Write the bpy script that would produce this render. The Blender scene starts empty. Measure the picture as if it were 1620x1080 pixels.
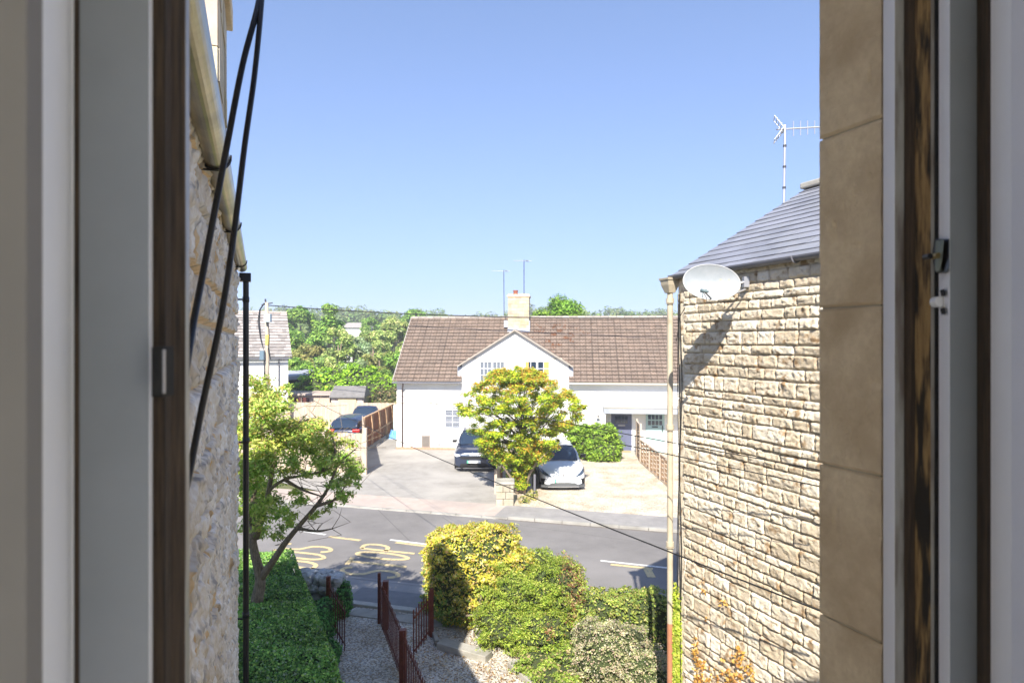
import bpy, math, random
import numpy as np
from mathutils import Vector, Matrix
rnd = random.Random(7)
rng = np.random.default_rng(11)
R = math.radians
scn = bpy.context.scene
COL = scn.collection

# ------------------------------------------------------------------ camera
FOC = 1000.0            # focal length in pixels of the 1620 px wide photograph
CAMZ = 5.8
cam = bpy.data.cameras.new('camera')
camo = bpy.data.objects.new('camera', cam)
COL.objects.link(camo)
camo.location = (0, 0, CAMZ)
camo.rotation_euler = (R(90), 0, 0)
cam.sensor_width = 36
cam.lens = 36 * FOC / 1620
cam.clip_start = 0.02
cam.clip_end = 3000
cam.dof.use_dof = True
cam.dof.focus_distance = 4
cam.dof.aperture_fstop = 6.3
scn.camera = camo

# ------------------------------------------------------------------ light
SUN_T = Vector((0.126, 1.0, -0.9)).normalized()      # travel direction of the sunlight
world = bpy.data.worlds.new('World')
scn.world = world
world.use_nodes = True
wn = world.node_tree.nodes
wl = world.node_tree.links
bg = wn['Background']
sky = wn.new('ShaderNodeTexSky')
sky.sky_type = 'NISHITA'
sky.sun_disc = False
sky.sun_elevation = math.asin(-SUN_T.z)
sky.sun_rotation = math.atan2(-SUN_T.x, -SUN_T.y)
sky.altitude = 60
sky.air_density = 1.0
sky.dust_density = 1.2
sky.ozone_density = 1.3
# soft shoulder on the bright sky near the horizon: L / (1 + L / K)
dv_ = wn.new('ShaderNodeVectorMath'); dv_.operation = 'DIVIDE'; dv_.inputs[1].default_value = (2.9, 4.5, 12.0)
ad_ = wn.new('ShaderNodeVectorMath'); ad_.operation = 'ADD'; ad_.inputs[1].default_value = (1, 1, 1)
d2_ = wn.new('ShaderNodeVectorMath'); d2_.operation = 'DIVIDE'
wl.new(sky.outputs[0], dv_.inputs[0]); wl.new(dv_.outputs[0], ad_.inputs[0])
wl.new(sky.outputs[0], d2_.inputs[0]); wl.new(ad_.outputs[0], d2_.inputs[1]); wl.new(d2_.outputs[0], bg.inputs[0])
bg.inputs[1].default_value = 0.11
sl = bpy.data.lights.new('sun', 'SUN')
sl.energy = 3.7
sl.angle = R(0.5)
sl.color = (1.0, 0.935, 0.83)
so = bpy.data.objects.new('sun', sl)
COL.objects.link(so)
so.rotation_euler = SUN_T.to_track_quat('-Z', 'Y').to_euler()
so.location = (-5, -30, 30)
scn.view_settings.view_transform = 'Standard'
scn.view_settings.look = 'None'
scn.view_settings.gamma = 1
scn.view_settings.exposure = 1.5
scn.cycles.max_bounces = 10
scn.cycles.diffuse_bounces = 6
scn.cycles.transparent_max_bounces = 8
scn.cycles.sample_clamp_indirect = 6

# ------------------------------------------------------------------ helpers
def P(px, py, D):
    return Vector(((px - 810) / FOC * D, D, CAMZ - (py - 540) / FOC * D))

def vnoise(x, y, seed=0, z=None):
    """smooth value noise on numpy arrays, -1..1"""
    xi = np.floor(x).astype(np.int64); yi = np.floor(y).astype(np.int64)
    xf = x - xi; yf = y - yi
    xf = xf * xf * (3 - 2 * xf); yf = yf * yf * (3 - 2 * yf)
    def h(a, b):
        n = (a * 374761393 + b * 668265263 + seed * 982451653) & 0xFFFFFFFF
        n = ((n ^ (n >> 13)) * 1274126177) & 0xFFFFFFFF
        n = n ^ (n >> 16)
        return (n & 0xFFFF) / 32767.5 - 1
    return (h(xi, yi) * (1 - xf) + h(xi + 1, yi) * xf) * (1 - yf) + (h(xi, yi + 1) * (1 - xf) + h(xi + 1, yi + 1) * xf) * yf

def fbm(x, y, seed=0, oct=4):
    s = 0; a = 1; t = 0
    for i in range(oct):
        s = s + a * vnoise(x * 2 ** i, y * 2 ** i, seed + i * 17); t += a; a *= .5
    return s / t

def tag(o, label=None, cat=None, group=None, kind=None):
    if label: o['label'] = label
    if cat: o['category'] = cat
    if group: o['group'] = group
    if kind: o['kind'] = kind
    return o

def empty(name, loc, rz=0, label=None, cat=None, group=None):
    o = bpy.data.objects.new(name, None)
    o.empty_display_size = .2
    COL.objects.link(o)
    o.location = loc
    o.rotation_euler = (0, 0, rz)
    tag(o, label, cat, group)
    return o

def setcol(me, cols):
    """per-face colour attribute"""
    a = me.attributes.new('Col', 'FLOAT_COLOR', 'FACE')
    c = np.ones((len(cols), 4), dtype=np.float32); c[:, :3] = cols
    a.data.foreach_set('color', c.ravel())

def mesh_obj(name, verts, faces, mat, parent=None, origin=None, smooth=False, cols=None, local=False):
    verts = np.asarray(verts, dtype=np.float32)
    if origin is None:
        origin = Vector((0, 0, 0))
        if parent is not None and not local:
            p = parent
            while p.parent: p = p.parent
            origin = Vector(p.location)
    verts = verts - np.array(origin, dtype=np.float32)
    me = bpy.data.meshes.new(name)
    if isinstance(faces, np.ndarray):
        n, k = faces.shape
        me.vertices.add(len(verts)); me.vertices.foreach_set('co', verts.ravel())
        me.loops.add(n * k); me.loops.foreach_set('vertex_index', faces.astype(np.int32).ravel())
        me.polygons.add(n)
        me.polygons.foreach_set('loop_start', np.arange(0, n * k, k, dtype=np.int32))
        me.polygons.foreach_set('loop_total', np.full(n, k, dtype=np.int32))
        me.update(calc_edges=True)
    else:
        me.from_pydata(verts.tolist(), [], faces)
        me.update()
    if smooth:
        me.polygons.foreach_set('use_smooth', np.ones(len(me.polygons), dtype=bool))
    setcol(me, cols if cols is not None else np.ones((len(me.polygons), 3)))
    me.materials.append(mat)
    o = bpy.data.objects.new(name, me)
    COL.objects.link(o)
    if parent is not None: o.parent = parent
    else: o.location = origin
    return o

class MB:
    def __init__(s): s.v = []; s.f = []; s.c = []
    def add(s, vs, fs, c=None):
        b = len(s.v)
        s.v += [tuple(v) for v in vs]; s.f += [[b + i for i in f] for f in fs]
        s.c += [c or (1, 1, 1)] * len(fs)
        return s
    def box(s, x0, x1, y0, y1, z0, z1, c=None, M=None):
        vs = [Vector((x, y, z)) for z in (z0, z1) for y in (y0, y1) for x in (x0, x1)]
        if M: vs = [M @ v for v in vs]
        return s.add(vs, [(0, 2, 3, 1), (4, 5, 7, 6), (0, 1, 5, 4), (1, 3, 7, 5), (3, 2, 6, 7), (2, 0, 4, 6)], c)
    def beam(s, a, b, w, h, c=None, up=(0, 0, 1)):
        a = Vector(a); b = Vector(b); d = (b - a).normalized()
        u = Vector(up)
        if abs(d.dot(u)) > .98: u = Vector((0, 1, 0))
        r = d.cross(u).normalized() * w / 2; t = r.cross(d).normalized() * h / 2
        vs = [p + i * r + j * t for p in (a, b) for i, j in ((-1, -1), (1, -1), (1, 1), (-1, 1))]
        return s.add(vs, [(0, 1, 2, 3), (7, 6, 5, 4), (0, 4, 5, 1), (1, 5, 6, 2), (2, 6, 7, 3), (3, 7, 4, 0)], c)
    def tube(s, pts, r, n=8, caps=True, c=None):
        pts = [Vector(p) for p in pts]
        rs = r if isinstance(r, (list, tuple)) else [r] * len(pts)
        b = len(s.v); prev = None
        for i, p in enumerate(pts):
            d = (pts[min(i + 1, len(pts) - 1)] - pts[max(i - 1, 0)]).normalized()
            if prev is None:
                u = Vector((0, 0, 1)) if abs(d.z) < .9 else Vector((1, 0, 0))
                x = d.cross(u).normalized()
            else:
                x = (prev - d * prev.dot(d)).normalized()
            prev = x; y = d.cross(x)
            for k in range(n):
                a = 2 * math.pi * k / n
                s.v.append(tuple(p + (x * math.cos(a) + y * math.sin(a)) * rs[i]))
        for i in range(len(pts) - 1):
            for k in range(n):
                s.f.append([b + i * n + k, b + i * n + (k + 1) % n, b + (i + 1) * n + (k + 1) % n, b + (i + 1) * n + k]); s.c.append(c or (1, 1, 1))
        if caps:
            s.f.append([b + k for k in range(n)][::-1]); s.c.append(c or (1, 1, 1))
            s.f.append([b + (len(pts) - 1) * n + k for k in range(n)]); s.c.append(c or (1, 1, 1))
        return s
    def prism(s, poly, z0, z1, c=None):
        n = len(poly); a = sum(poly[i][0] * poly[(i + 1) % n][1] - poly[(i + 1) % n][0] * poly[i][1] for i in range(n))
        if a < 0: poly = poly[::-1]
        vs = [(x, y, z0) for x, y in poly] + [(x, y, z1) for x, y in poly]
        return s.add(vs, [list(range(n))[::-1], list(range(n, 2 * n))] + [(i, (i + 1) % n, n + (i + 1) % n, n + i) for i in range(n)], c)
    def xform(s, M):
        s.v = [tuple(M @ Vector(v)) for v in s.v]; return s
    def build(s, name, mat, parent=None, origin=None, smooth=False, local=False, bevel=0, col=False):
        o = mesh_obj(name, s.v, s.f, mat, parent, origin, smooth, np.array(s.c) if col else None, local)
        if bevel:
            m = o.modifiers.new('b', 'BEVEL'); m.width = bevel; m.segments = 2; m.limit_method = 'ANGLE'
        return o

# ------------------------------------------------------------------ materials
def nodes(name):
    m = bpy.data.materials.new(name); m.use_nodes = True
    nt = m.node_tree; b = nt.nodes['Principled BSDF']
    return m, nt, b

def mat(name, c1, c2=None, scale=5, rough=.8, bump=0, bscale=None, metal=0, detail=6, attr=False, contrast=(.35, .65), stretch=None, c3=None, s3=.7, t3=(.55, .7), spec=None, bdist=.01):
    m, nt, b = nodes(name)
    L = nt.links
    tc = nt.nodes.new('ShaderNodeTexCoord'); src = tc.outputs['Object']
    if stretch:
        mp = nt.nodes.new('ShaderNodeMapping'); mp.inputs['Scale'].default_value = stretch
        L.new(src, mp.inputs[0]); src = mp.outputs[0]
    out = None
    if c2 is None: c2 = tuple(c * .8 for c in c1)
    nz = nt.nodes.new('ShaderNodeTexNoise'); nz.inputs['Scale'].default_value = scale; nz.inputs['Detail'].default_value = detail
    nz.inputs['Roughness'].default_value = .65
    L.new(src, nz.inputs['Vector'])
    rp = nt.nodes.new('ShaderNodeValToRGB')
    rp.color_ramp.elements[0].position = contrast[0]; rp.color_ramp.elements[1].position = contrast[1]
    rp.color_ramp.elements[0].color = (*c1, 1); rp.color_ramp.elements[1].color = (*c2, 1)
    L.new(nz.outputs['Fac'], rp.inputs[0]); out = rp.outputs[0]
    if c3 is not None:
        n3 = nt.nodes.new('ShaderNodeTexNoise'); n3.inputs['Scale'].default_value = s3; n3.inputs['Detail'].default_value = 8
        L.new(src, n3.inputs['Vector'])
        r3 = nt.nodes.new('ShaderNodeValToRGB'); r3.color_ramp.elements[0].position = t3[0]; r3.color_ramp.elements[1].position = t3[1]
        L.new(n3.outputs['Fac'], r3.inputs[0])
        mx = nt.nodes.new('ShaderNodeMix'); mx.data_type = 'RGBA'
        L.new(r3.outputs[0], mx.inputs[0]); L.new(out, mx.inputs[6]); mx.inputs[7].default_value = (*c3, 1)
        out = mx.outputs[2]
    if attr:
        at = nt.nodes.new('ShaderNodeAttribute'); at.attribute_name = 'Col'
        mx = nt.nodes.new('ShaderNodeMix'); mx.data_type = 'RGBA'; mx.blend_type = 'MULTIPLY'; mx.inputs[0].default_value = 1
        L.new(out, mx.inputs[6]); L.new(at.outputs['Color'], mx.inputs[7]); out = mx.outputs[2]
    L.new(out, b.inputs['Base Color'])
    b.inputs['Roughness'].default_value = rough
    b.inputs['Metallic'].default_value = metal
    if spec is not None: b.inputs['Specular IOR Level'].default_value = spec
    if bump:
        bn = nt.nodes.new('ShaderNodeTexNoise'); bn.inputs['Scale'].default_value = bscale or scale * 3; bn.inputs['Detail'].default_value = 8
        bn.inputs['Roughness'].default_value = .7
        L.new(src, bn.inputs['Vector'])
        bp = nt.nodes.new('ShaderNodeBump'); bp.inputs['Strength'].default_value = bump; bp.inputs['Distance'].default_value = bdist
        L.new(bn.outputs['Fac'], bp.inputs['Height']); L.new(bp.outputs[0], b.inputs['Normal'])
    return m

def pebble_mat(name, cols, scale=45, bump=.8):
    m, nt, b = nodes(name); L = nt.links
    tc = nt.nodes.new('ShaderNodeTexCoord')
    vo = nt.nodes.new('ShaderNodeTexVoronoi'); vo.inputs['Scale'].default_value = scale
    L.new(tc.outputs['Object'], vo.inputs['Vector'])
    sp = nt.nodes.new('ShaderNodeSeparateColor'); L.new(vo.outputs['Color'], sp.inputs[0])
    rp = nt.nodes.new('ShaderNodeValToRGB'); rp.color_ramp.interpolation = 'CONSTANT'
    for i, c in enumerate(cols):
        e = rp.color_ramp.elements[i] if i < 2 else rp.color_ramp.elements.new(i / len(cols))
        e.position = i / len(cols); e.color = (*c, 1)
    L.new(sp.outputs[0], rp.inputs[0])
    nz = nt.nodes.new('ShaderNodeTexNoise'); nz.inputs['Scale'].default_value = 1.3; nz.inputs['Detail'].default_value = 6
    L.new(tc.outputs['Object'], nz.inputs['Vector'])
    r2 = nt.nodes.new('ShaderNodeValToRGB'); r2.color_ramp.elements[0].position = .35; r2.color_ramp.elements[0].color = (.72, .68, .62, 1)
    r2.color_ramp.elements[1].position = .6
    L.new(nz.outputs['Fac'], r2.inputs[0])
    mx = nt.nodes.new('ShaderNodeMix'); mx.data_type = 'RGBA'; mx.blend_type = 'MULTIPLY'; mx.inputs[0].default_value = 1
    L.new(rp.outputs[0], mx.inputs[6]); L.new(r2.outputs[0], mx.inputs[7]); L.new(mx.outputs[2], b.inputs['Base Color'])
    b.inputs['Roughness'].default_value = .9
    bp = nt.nodes.new('ShaderNodeBump'); bp.inputs['Strength'].default_value = bump; bp.inputs['Distance'].default_value = .015; bp.invert = True
    L.new(vo.outputs['Distance'], bp.inputs['Height']); L.new(bp.outputs[0], b.inputs['Normal'])
    return m

def leaf_mat(name, trans=.35, rough=.5):
    m, nt, b = nodes(name); L = nt.links
    at = nt.nodes.new('ShaderNodeAttribute'); at.attribute_name = 'Col'
    L.new(at.outputs['Color'], b.inputs['Base Color']); b.inputs['Roughness'].default_value = rough
    b.inputs['Specular IOR Level'].default_value = .3
    tr = nt.nodes.new('ShaderNodeBsdfTranslucent'); L.new(at.outputs['Color'], tr.inputs[0])
    mx = nt.nodes.new('ShaderNodeMixShader'); mx.inputs[0].default_value = trans
    L.new(b.outputs[0], mx.inputs[1]); L.new(tr.outputs[0], mx.inputs[2])
    L.new(mx.outputs[0], nt.nodes['Material Output'].inputs[0])
    return m

def flat(name, c, rough=.5, metal=0, spec=None):
    m, nt, b = nodes(name)
    b.inputs['Base Color'].default_value = (*c, 1); b.inputs['Roughness'].default_value = rough; b.inputs['Metallic'].default_value = metal
    if spec is not None: b.inputs['Specular IOR Level'].default_value = spec
    return m

M = dict(
    leaf=leaf_mat('leaf'),
    bark=mat('bark', (.16, .12, .08), (.36, .29, .21), 18, .92, 1.0, 40, stretch=(2, 2, .6), bdist=.03),
    soil=mat('soil', (.09, .1, .035), (.15, .15, .06), 2, .95, .4, 20),
    wood_core=mat('twig_core', (.045, .07, .02), (.06, .07, .025), 9, .95, .8, 30, bdist=.05),
    ivy_core=mat('ivy_core', (.03, .06, .02), (.05, .08, .03), 9, .95, .8, 30, bdist=.05),
    asphalt=mat('asphalt', (.155, .146, .14), (.195, .184, .175), 1.2, .88, .5, 120, c3=(.23, .217, .208), s3=.35, t3=(.45, .7)),
    pave_pink=mat('pink_paving', (.41, .33, .28), (.46, .385, .34), 3, .9, .3, 60, c3=(.35, .3, .27), s3=.6, t3=(.5, .7)),
    pave_grey=mat('grey_tarmac_paving', (.25, .24, .23), (.31, .295, .28), 3, .9, .4, 90, c3=(.19, .18, .175), s3=.5, t3=(.5, .75)),
    drive=mat('pale_drive_tarmac', (.27, .255, .23), (.34, .32, .29), 2.2, .9, .5, 70, c3=(.4, .375, .34), s3=.5, t3=(.45, .7)),
    kerb=mat('kerb_concrete', (.38, .37, .33), (.48, .46, .41), 6, .9, .4, 40, c3=(.25, .24, .2), s3=2, t3=(.55, .75)),
    concrete=mat('concrete', (.33, .31, .27), (.43, .41, .36), 5, .9, .4, 40, c3=(.2, .19, .15), s3=2.5, t3=(.52, .7)),
    gravel=pebble_mat('grey_gravel', [(.56, .52, .44), (.3, .27, .23), (.72, .68, .6), (.42, .34, .25), (.5, .5, .5), (.8, .77, .7)], 38),
    gravel_pale=pebble_mat('cream_gravel', [(.62, .55, .45), (.5, .43, .33), (.72, .66, .56), (.42, .35, .27), (.66, .58, .46), (.58, .5, .4)], 30),
    white_line=mat('white_road_paint', (.75, .74, .7), (.6, .6, .57), 20, .7, c3=(.3, .3, .29), s3=12, t3=(.58, .66)),
    yellow_line=mat('yellow_road_paint', (.62, .49, .25), (.52, .41, .22), 20, .7, c3=(.28, .25, .19), s3=10, t3=(.56, .66)),
    render=mat('white_render', (.8, .79, .75), (.76, .75, .71), 2, .85, .25, 60, c3=(.66, .64, .58), s3=.8, t3=(.6, .85)),
    upvc=mat('white_window_plastic', (.78, .78, .79), (.72, .72, .74), 8, .35),
    upvc_dirty=mat('weathered_window_plastic', (.34, .33, .31), (.2, .18, .16), 9, .45, c3=(.12, .09, .07), s3=9, t3=(.5, .7), stretch=(4, 4, .6)),
    grime=mat('grimy_seal', (.035, .022, .014), (.085, .055, .033), 6, .8, .5, 60, stretch=(45, 45, 2), c3=(.014, .01, .007), s3=5, t3=(.5, .75)),
    grime2=mat('stained_timber', (.36, .23, .09), (.16, .09, .035), 6, .7, .4, 60, stretch=(22, 22, 2.5), c3=(.015, .01, .005), s3=3, t3=(.46, .58)),
    black=flat('black_plastic', (.012, .012, .014), .35),
    blackm=flat('black_rubber', (.01, .01, .01), .8),
    glass=flat('dark_window_glass', (.02, .035, .06), .04, 0, .9),
    slate=mat('slate', (.2, .205, .23), (.25, .255, .28), 3, .42, .25, 50, attr=True, c3=(.24, .24, .25), s3=9, t3=(.68, .75)),
    tile=mat('brown_concrete_tile', (.145, .106, .082), (.2, .152, .12), 3, .9, .4, 60, attr=True, c3=(.4, .3, .25), s3=14, t3=(.6, .72)),
    greytile=mat('grey_concrete_tile', (.27, .245, .23), (.36, .33, .31), 4, .9, .3, 40, attr=True),
    stone=mat('golden_ashlar', (.66, .55, .39), (.8, .71, .56), 9, .92, .9, 60, attr=True, c3=(.36, .24, .13), s3=9, t3=(.54, .68), bdist=.018),
    rubble=mat('pale_rubble_stone', (.6, .5, .36), (.84, .81, .75), 11, .92, 1.0, 40, attr=True, c3=(.36, .34, .32), s3=13, t3=(.54, .66), bdist=.012, stretch=(1, 1, .7)),
    jamb=mat('bath_stone', (.68, .54, .36), (.8, .66, .46), 70, .92, .9, 160, c3=(.54, .41, .26), s3=9, t3=(.42, .72), bdist=.004, contrast=(.3, .7)),
    chimney=mat('chimney_stone', (.42, .35, .24), (.56, .49, .37), 3, .9, .5, 30, attr=True),
    mortar=mat('lime_mortar', (.5, .45, .36), (.6, .55, .45), 10, .95, .4, 60),
    lead=mat('lead_flashing', (.3, .32, .36), (.4, .42, .46), 4, .6),
    pot=mat('clay_pot', (.22, .07, .045), (.3, .1, .06), 8, .7),
    metal=flat('galvanised', (.5, .5, .52), .4, .8),
    darkmetal=flat('dark_metal', (.06, .06, .07), .5, .3),
    brownpaint=mat('oxide_red_paint', (.12, .028, .015), (.19, .05, .03), 12, .5, .3, 60),
    fence_pale=mat('weathered_fence_wood', (.42, .34, .26), (.55, .46, .37), 5, .9, .3, 40, attr=True, stretch=(3, 3, .5)),
    fence_brown=mat('brown_fence_wood', (.26, .1, .04), (.36, .15, .065), 5, .8, .3, 40, attr=True, stretch=(3, 3, .5)),
    fence_post=mat('orange_fence_post', (.55, .34, .18), (.64, .42, .25), 5, .8),
    weave=mat('woven_fence_wood', (.5, .32, .18), (.62, .44, .28), 5, .9, attr=True),
    pipe_beige=mat('beige_pipe_paint', (.42, .36, .26), (.5, .44, .33), 5, .55, c3=(.28, .2, .12), s3=3, t3=(.55, .75)),
    pipe_rust=mat('rust_pipe_paint', (.36, .15, .08), (.44, .2, .11), 6, .6, .2, 30),
    gutter=mat('weathered_metal_gutter', (.4, .34, .2), (.3, .26, .17), 9, .28, .1, 20, metal=.75, stretch=(1, 1, 1), c3=(.16, .14, .09), s3=3, t3=(.5, .7)),
    gutter_grey=flat('grey_gutter', (.14, .14, .16), .5),
    gutter_cream=flat('cream_gutter', (.6, .54, .42), .6),
    door_blue=mat('slate_blue_paint', (.1, .115, .19), (.12, .135, .215), 4, .5),
    door_teal=mat('pale_teal_paint', (.36, .52, .5), (.4, .56, .54), 4, .5),
    canopy=mat('grey_canopy', (.3, .32, .36), (.36, .38, .42), 3, .7),
    dish=mat('dish_enamel', (.27, .3, .32), (.33, .35, .37), 6, .5, c3=(.4, .38, .25), s3=16, t3=(.66, .7)),
    plaster=mat('shade_darkened_plaster', (.24, .22, .2), (.21, .195, .18), 3, .8),  # reveal facing the room: its shade is put into the dark base colour
    panel=mat('shade_darkened_panel', (.26, .275, .295), (.22, .235, .25), 3, .4, c3=(.2, .2, .2), s3=2, t3=(.5, .8)),  # white frame faces turned to the room, coloured darker to read as shaded
    reveal_white=mat('white_reveal_paint', (.88, .88, .9), (.84, .84, .87), 5, .5),
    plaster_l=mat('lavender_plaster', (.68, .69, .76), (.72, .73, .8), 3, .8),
    carwhite=flat('white_car_paint', (.74, .77, .8), .2, 0, .6),
    cardark=flat('midnight_blue_paint', (.02, .03, .06), .16, 0, .7),
    carblue=flat('navy_car_paint', (.025, .04, .085), .22, 0, .6),
    tyre=flat('tyre', (.015, .015, .015), .8),
    alloy=flat('alloy', (.3, .3, .32), .35, .8),
    lampglass=flat('headlight_glass', (.05, .07, .1), .1, 0, .8),
    lampwhite=flat('headlight_white', (.75, .8, .85), .15),
    red=flat('tail_light_red', (.55, .02, .02), .25),
    plate=flat('number_plate_white', (.85, .86, .84), .5),
    plate_y=flat('number_plate_yellow', (.8, .55, .03), .5),
    green=flat('plate_green', (.12, .6, .3), .5),
    curtain=mat('yellow_curtain', (.6, .38, .08), (.75, .5, .14), 7, .9, stretch=(6, 6, .4)),
    dirtyplinth=mat('brick_plinth', (.34, .2, .13), (.45, .29, .2), 9, .9, .4, 50),
    blue_tarp=flat('blue_tarpaulin', (.16, .4, .85), .5),
    teal_panel=flat('pale_teal_panel', (.5, .66, .66), .6),
    shed_wood=mat('shed_wood', (.55, .46, .38), (.62, .53, .44), 5, .9, attr=True),
    ply=mat('yellow_plywood', (.72, .56, .28), (.78, .62, .34), 4, .8),
    feltroof=mat('felt_roof', (.15, .145, .14), (.2, .19, .185), 4, .9),
    polewood=mat('pole_wood', (.4, .33, .25), (.5, .42, .33), 5, .9, stretch=(4, 4, .4)),
    grass=mat('field', (.3, .32, .08), (.42, .38, .16), .05, .95),
)

# ------------------------------------------------------------------ foliage
def rand_dirs(n):
    v = rng.normal(size=(n, 3)); return v / np.linalg.norm(v, axis=1)[:, None]

def leaf_mesh(name, pts, nrm, size, cols, parent=None, origin=None, aspect=.6, matl=None, jit=.6, droop=0):
    """one small rhombus-shaped leaf per point"""
    n = len(pts)
    nrm = nrm + rand_dirs(n) * jit
    nrm /= np.linalg.norm(nrm, axis=1)[:, None]
    t = rand_dirs(n); t[:, 2] -= droop
    t -= nrm * np.sum(t * nrm, axis=1)[:, None]; t /= np.linalg.norm(t, axis=1)[:, None] + 1e-6
    b = np.cross(nrm, t)
    s = (size * rng.uniform(.6, 1.35, n))[:, None]
    v = np.empty((n, 4, 3))
    v[:, 0] = pts - t * s * .5; v[:, 1] = pts + b * s * aspect * .5 - nrm * s * .06
    v[:, 2] = pts + t * s * .5; v[:, 3] = pts - b * s * aspect * .5 - nrm * s * .06
    f = np.arange(n * 4).reshape(n, 4)
    return mesh_obj(name, v.reshape(-1, 3), f, matl or M['leaf'], parent, origin, cols=cols)

def mixcol(n, palette, var=.18):
    pal = np.array([p[:3] for p in palette]); w = np.array([p[3] for p in palette], float); w /= w.sum()
    c = pal[rng.choice(len(pal), n, p=w)]
    return np.clip(c * rng.uniform(1 - var, 1 + var, (n, 1)) * rng.uniform(.94, 1.06, (n, 3)), 0, 1)

def clump_points(clumps, dens, shell=.45):
    """clumps: (cx,cy,cz, rx,ry,rz); leaves through the volume, biased outwards; returns pts, normals, clump index"""
    Pn, Nn, I = [], [], []
    for i, c in enumerate(clumps):
        rx, ry, rz = c[3:6]
        n = max(12, int(dens * (rx * ry + ry * rz + rx * rz)))
        d = rand_dirs(n)
        r = rng.uniform(0, 1, n) ** shell
        wob = 1 + .22 * vnoise(d[:, 0] * 2.3 + i * 7.1, d[:, 1] * 2.3 + d[:, 2] * 1.7, i)
        p = d * (r * wob)[:, None] * np.array([rx, ry, rz]) + np.array(c[:3])
        Pn.append(p); Nn.append(d * .7 + np.array([0, -.1, .65])); I.append(np.full(n, i))
    return np.concatenate(Pn), np.concatenate(Nn), np.concatenate(I)

def clump_cols(idx, palette, var=.16, cvar=.22):
    k = idx.max() + 1
    f = rng.uniform(1 - cvar, 1 + cvar, k); g = rng.uniform(.92, 1.08, (k, 3))
    return np.clip(mixcol(len(idx), palette, var) * f[idx][:, None] * g[idx], 0, 1)

def bg_tree(name, x, y, z0, h, r, palette, label, dens=260, leaf=.3, group='trees of the copse behind the gardens', trunk=True, oval=.42, seed=0):
    rr = random.Random(seed * 31 + 5)
    root = empty(name, (x, y, z0), 0, label, 'tree', group)
    cl = []
    nc = 26
    ch = h * .8
    for i in range(nc):
        u = rr.uniform(-1, 1); a = rr.uniform(0, 6.28)
        q = math.sqrt(max(0, 1 - u * u)) * r * .72
        cr = r * rr.uniform(.26, .42)
        cl.append((x + math.cos(a) * q, y + math.sin(a) * q, z0 + h - ch / 2 + u * (ch / 2 - cr * .6), cr, cr, cr * .8))
    p, n, i = clump_points(cl, dens)
    leaf_mesh('crown', p, n, leaf, clump_cols(i, palette), root)
    mb = MB().tube([(x, y, z0), (x + .1, y, z0 + h * .35), (x, y, z0 + h * .75)], [.04 * h, .03 * h, .008 * h], 7)
    for k in range(5):
        c = cl[k * 4]
        mb.tube([(x, y, z0 + h * (.25 + .08 * k)), ((x + c[0]) / 2, (y + c[1]) / 2, (z0 + h * .4 + c[2]) / 2), c[:3]], [.014 * h, .01 * h, .004 * h], 5)
    mb.build('trunk', M['bark'], root)
    return root

# ------------------------------------------------------------------ ground
TR = Vector((.963, -.27, 0)); NR = Vector((.27, .963, 0))       # along / across the road
def rd(a, b, z=0): return TR * a + NR * b + Vector((0, 0, z))

def terrain(x, y):
    d = np.clip((y - 70) / 230, 0, 1)
    z = 9.5 * d * d * (3 - 2 * d)
    return z + np.clip((y - 80) / 100, 0, 1) * 1.2 * fbm(x / 60, y / 60, 3, 3)

ys = np.concatenate([np.arange(-60, 72, 6), np.arange(72, 400, 9), np.array([420, 480, 600, 800, 1200, 2200])])
xs = np.concatenate([[-1800, -900, -500], np.arange(-300, 301, 10), [500, 900, 1800]])
X, Y = np.meshgrid(xs, ys)
Z = terrain(X, Y) - .02
nx = len(xs); ny = len(ys)
idx = np.arange(nx * ny).reshape(ny, nx)
F = np.stack([idx[:-1, :-1], idx[:-1, 1:], idx[1:, 1:], idx[1:, :-1]], -1).reshape(-1, 4)
tag(mesh_obj('ground', np.stack([X, Y, Z], -1).reshape(-1, 3), F, M['soil'], smooth=True), kind='structure')

def sheet(name, pts, z, m, uv=False):
    mb = MB().add([(p[0], p[1], z) for p in pts], [list(range(len(pts)))])
    return tag(mb.build(name, m), kind='structure')

def strip(name, a0, a1, b0, b1, z0, z1, m, bevel=0):
    c = [rd(a0, b0), rd(a1, b0), rd(a1, b1), rd(a0, b1)]
    return tag(MB().prism([(p.x, p.y) for p in c], z0, z1).build(name, m, bevel=bevel), kind='structure')

A0, A1 = -70, 60
strip('road', A0, A1, 13.9, 19.8, -.3, .0, M['asphalt'])
strip('near_pavement', A0, A1, 12.52, 13.78, -.3, .03, M['pave_grey'])
strip('near_kerb', A0, A1, 13.78, 13.9, -.3, .035, M['pave_grey'])
strip('pavement_edging', -9, 4, 12.38, 12.56, -.3, .07, M['kerb'], bevel=.01)
# far kerb in stones
mb = MB()
a = -30.
while a < 20:
    l = .9
    for (b0, b1) in ((19.8, 19.93),):
        c = [rd(a + .006, b0), rd(a + l - .006, b0), rd(a + l - .006, b1), rd(a + .006, b1)]
        h = .045 if -16 < a < -6.2 else .09
        mb.prism([(p.x, p.y) for p in c], -.2, h)
    a += l
tag(mb.build('far_kerb', mat('weathered_kerb', (.3, .29, .265), (.4, .385, .35), 3, .9, .4, 40, c3=(.22, .21, .19), s3=1.5, t3=(.45, .65)), bevel=.01), kind='structure')
strip('pink_pavement', A0, -6.2, 19.93, 21.4, -.3, .04, M['pave_pink'])
strip('far_pavement', -6.2, A1, 19.93, 21.4, -.3, .04, M['pave_grey'])
strip('gutter_grit', -6, 12, 19.72, 19.8, -.1, .004, mat('dark_grit', (.1, .085, .07), (.2, .18, .16), 12, .95, .5, 60))
strip('kerb_moss', -16, -6.1, 19.76, 19.8, -.1, .004, M['kerb'])
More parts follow.
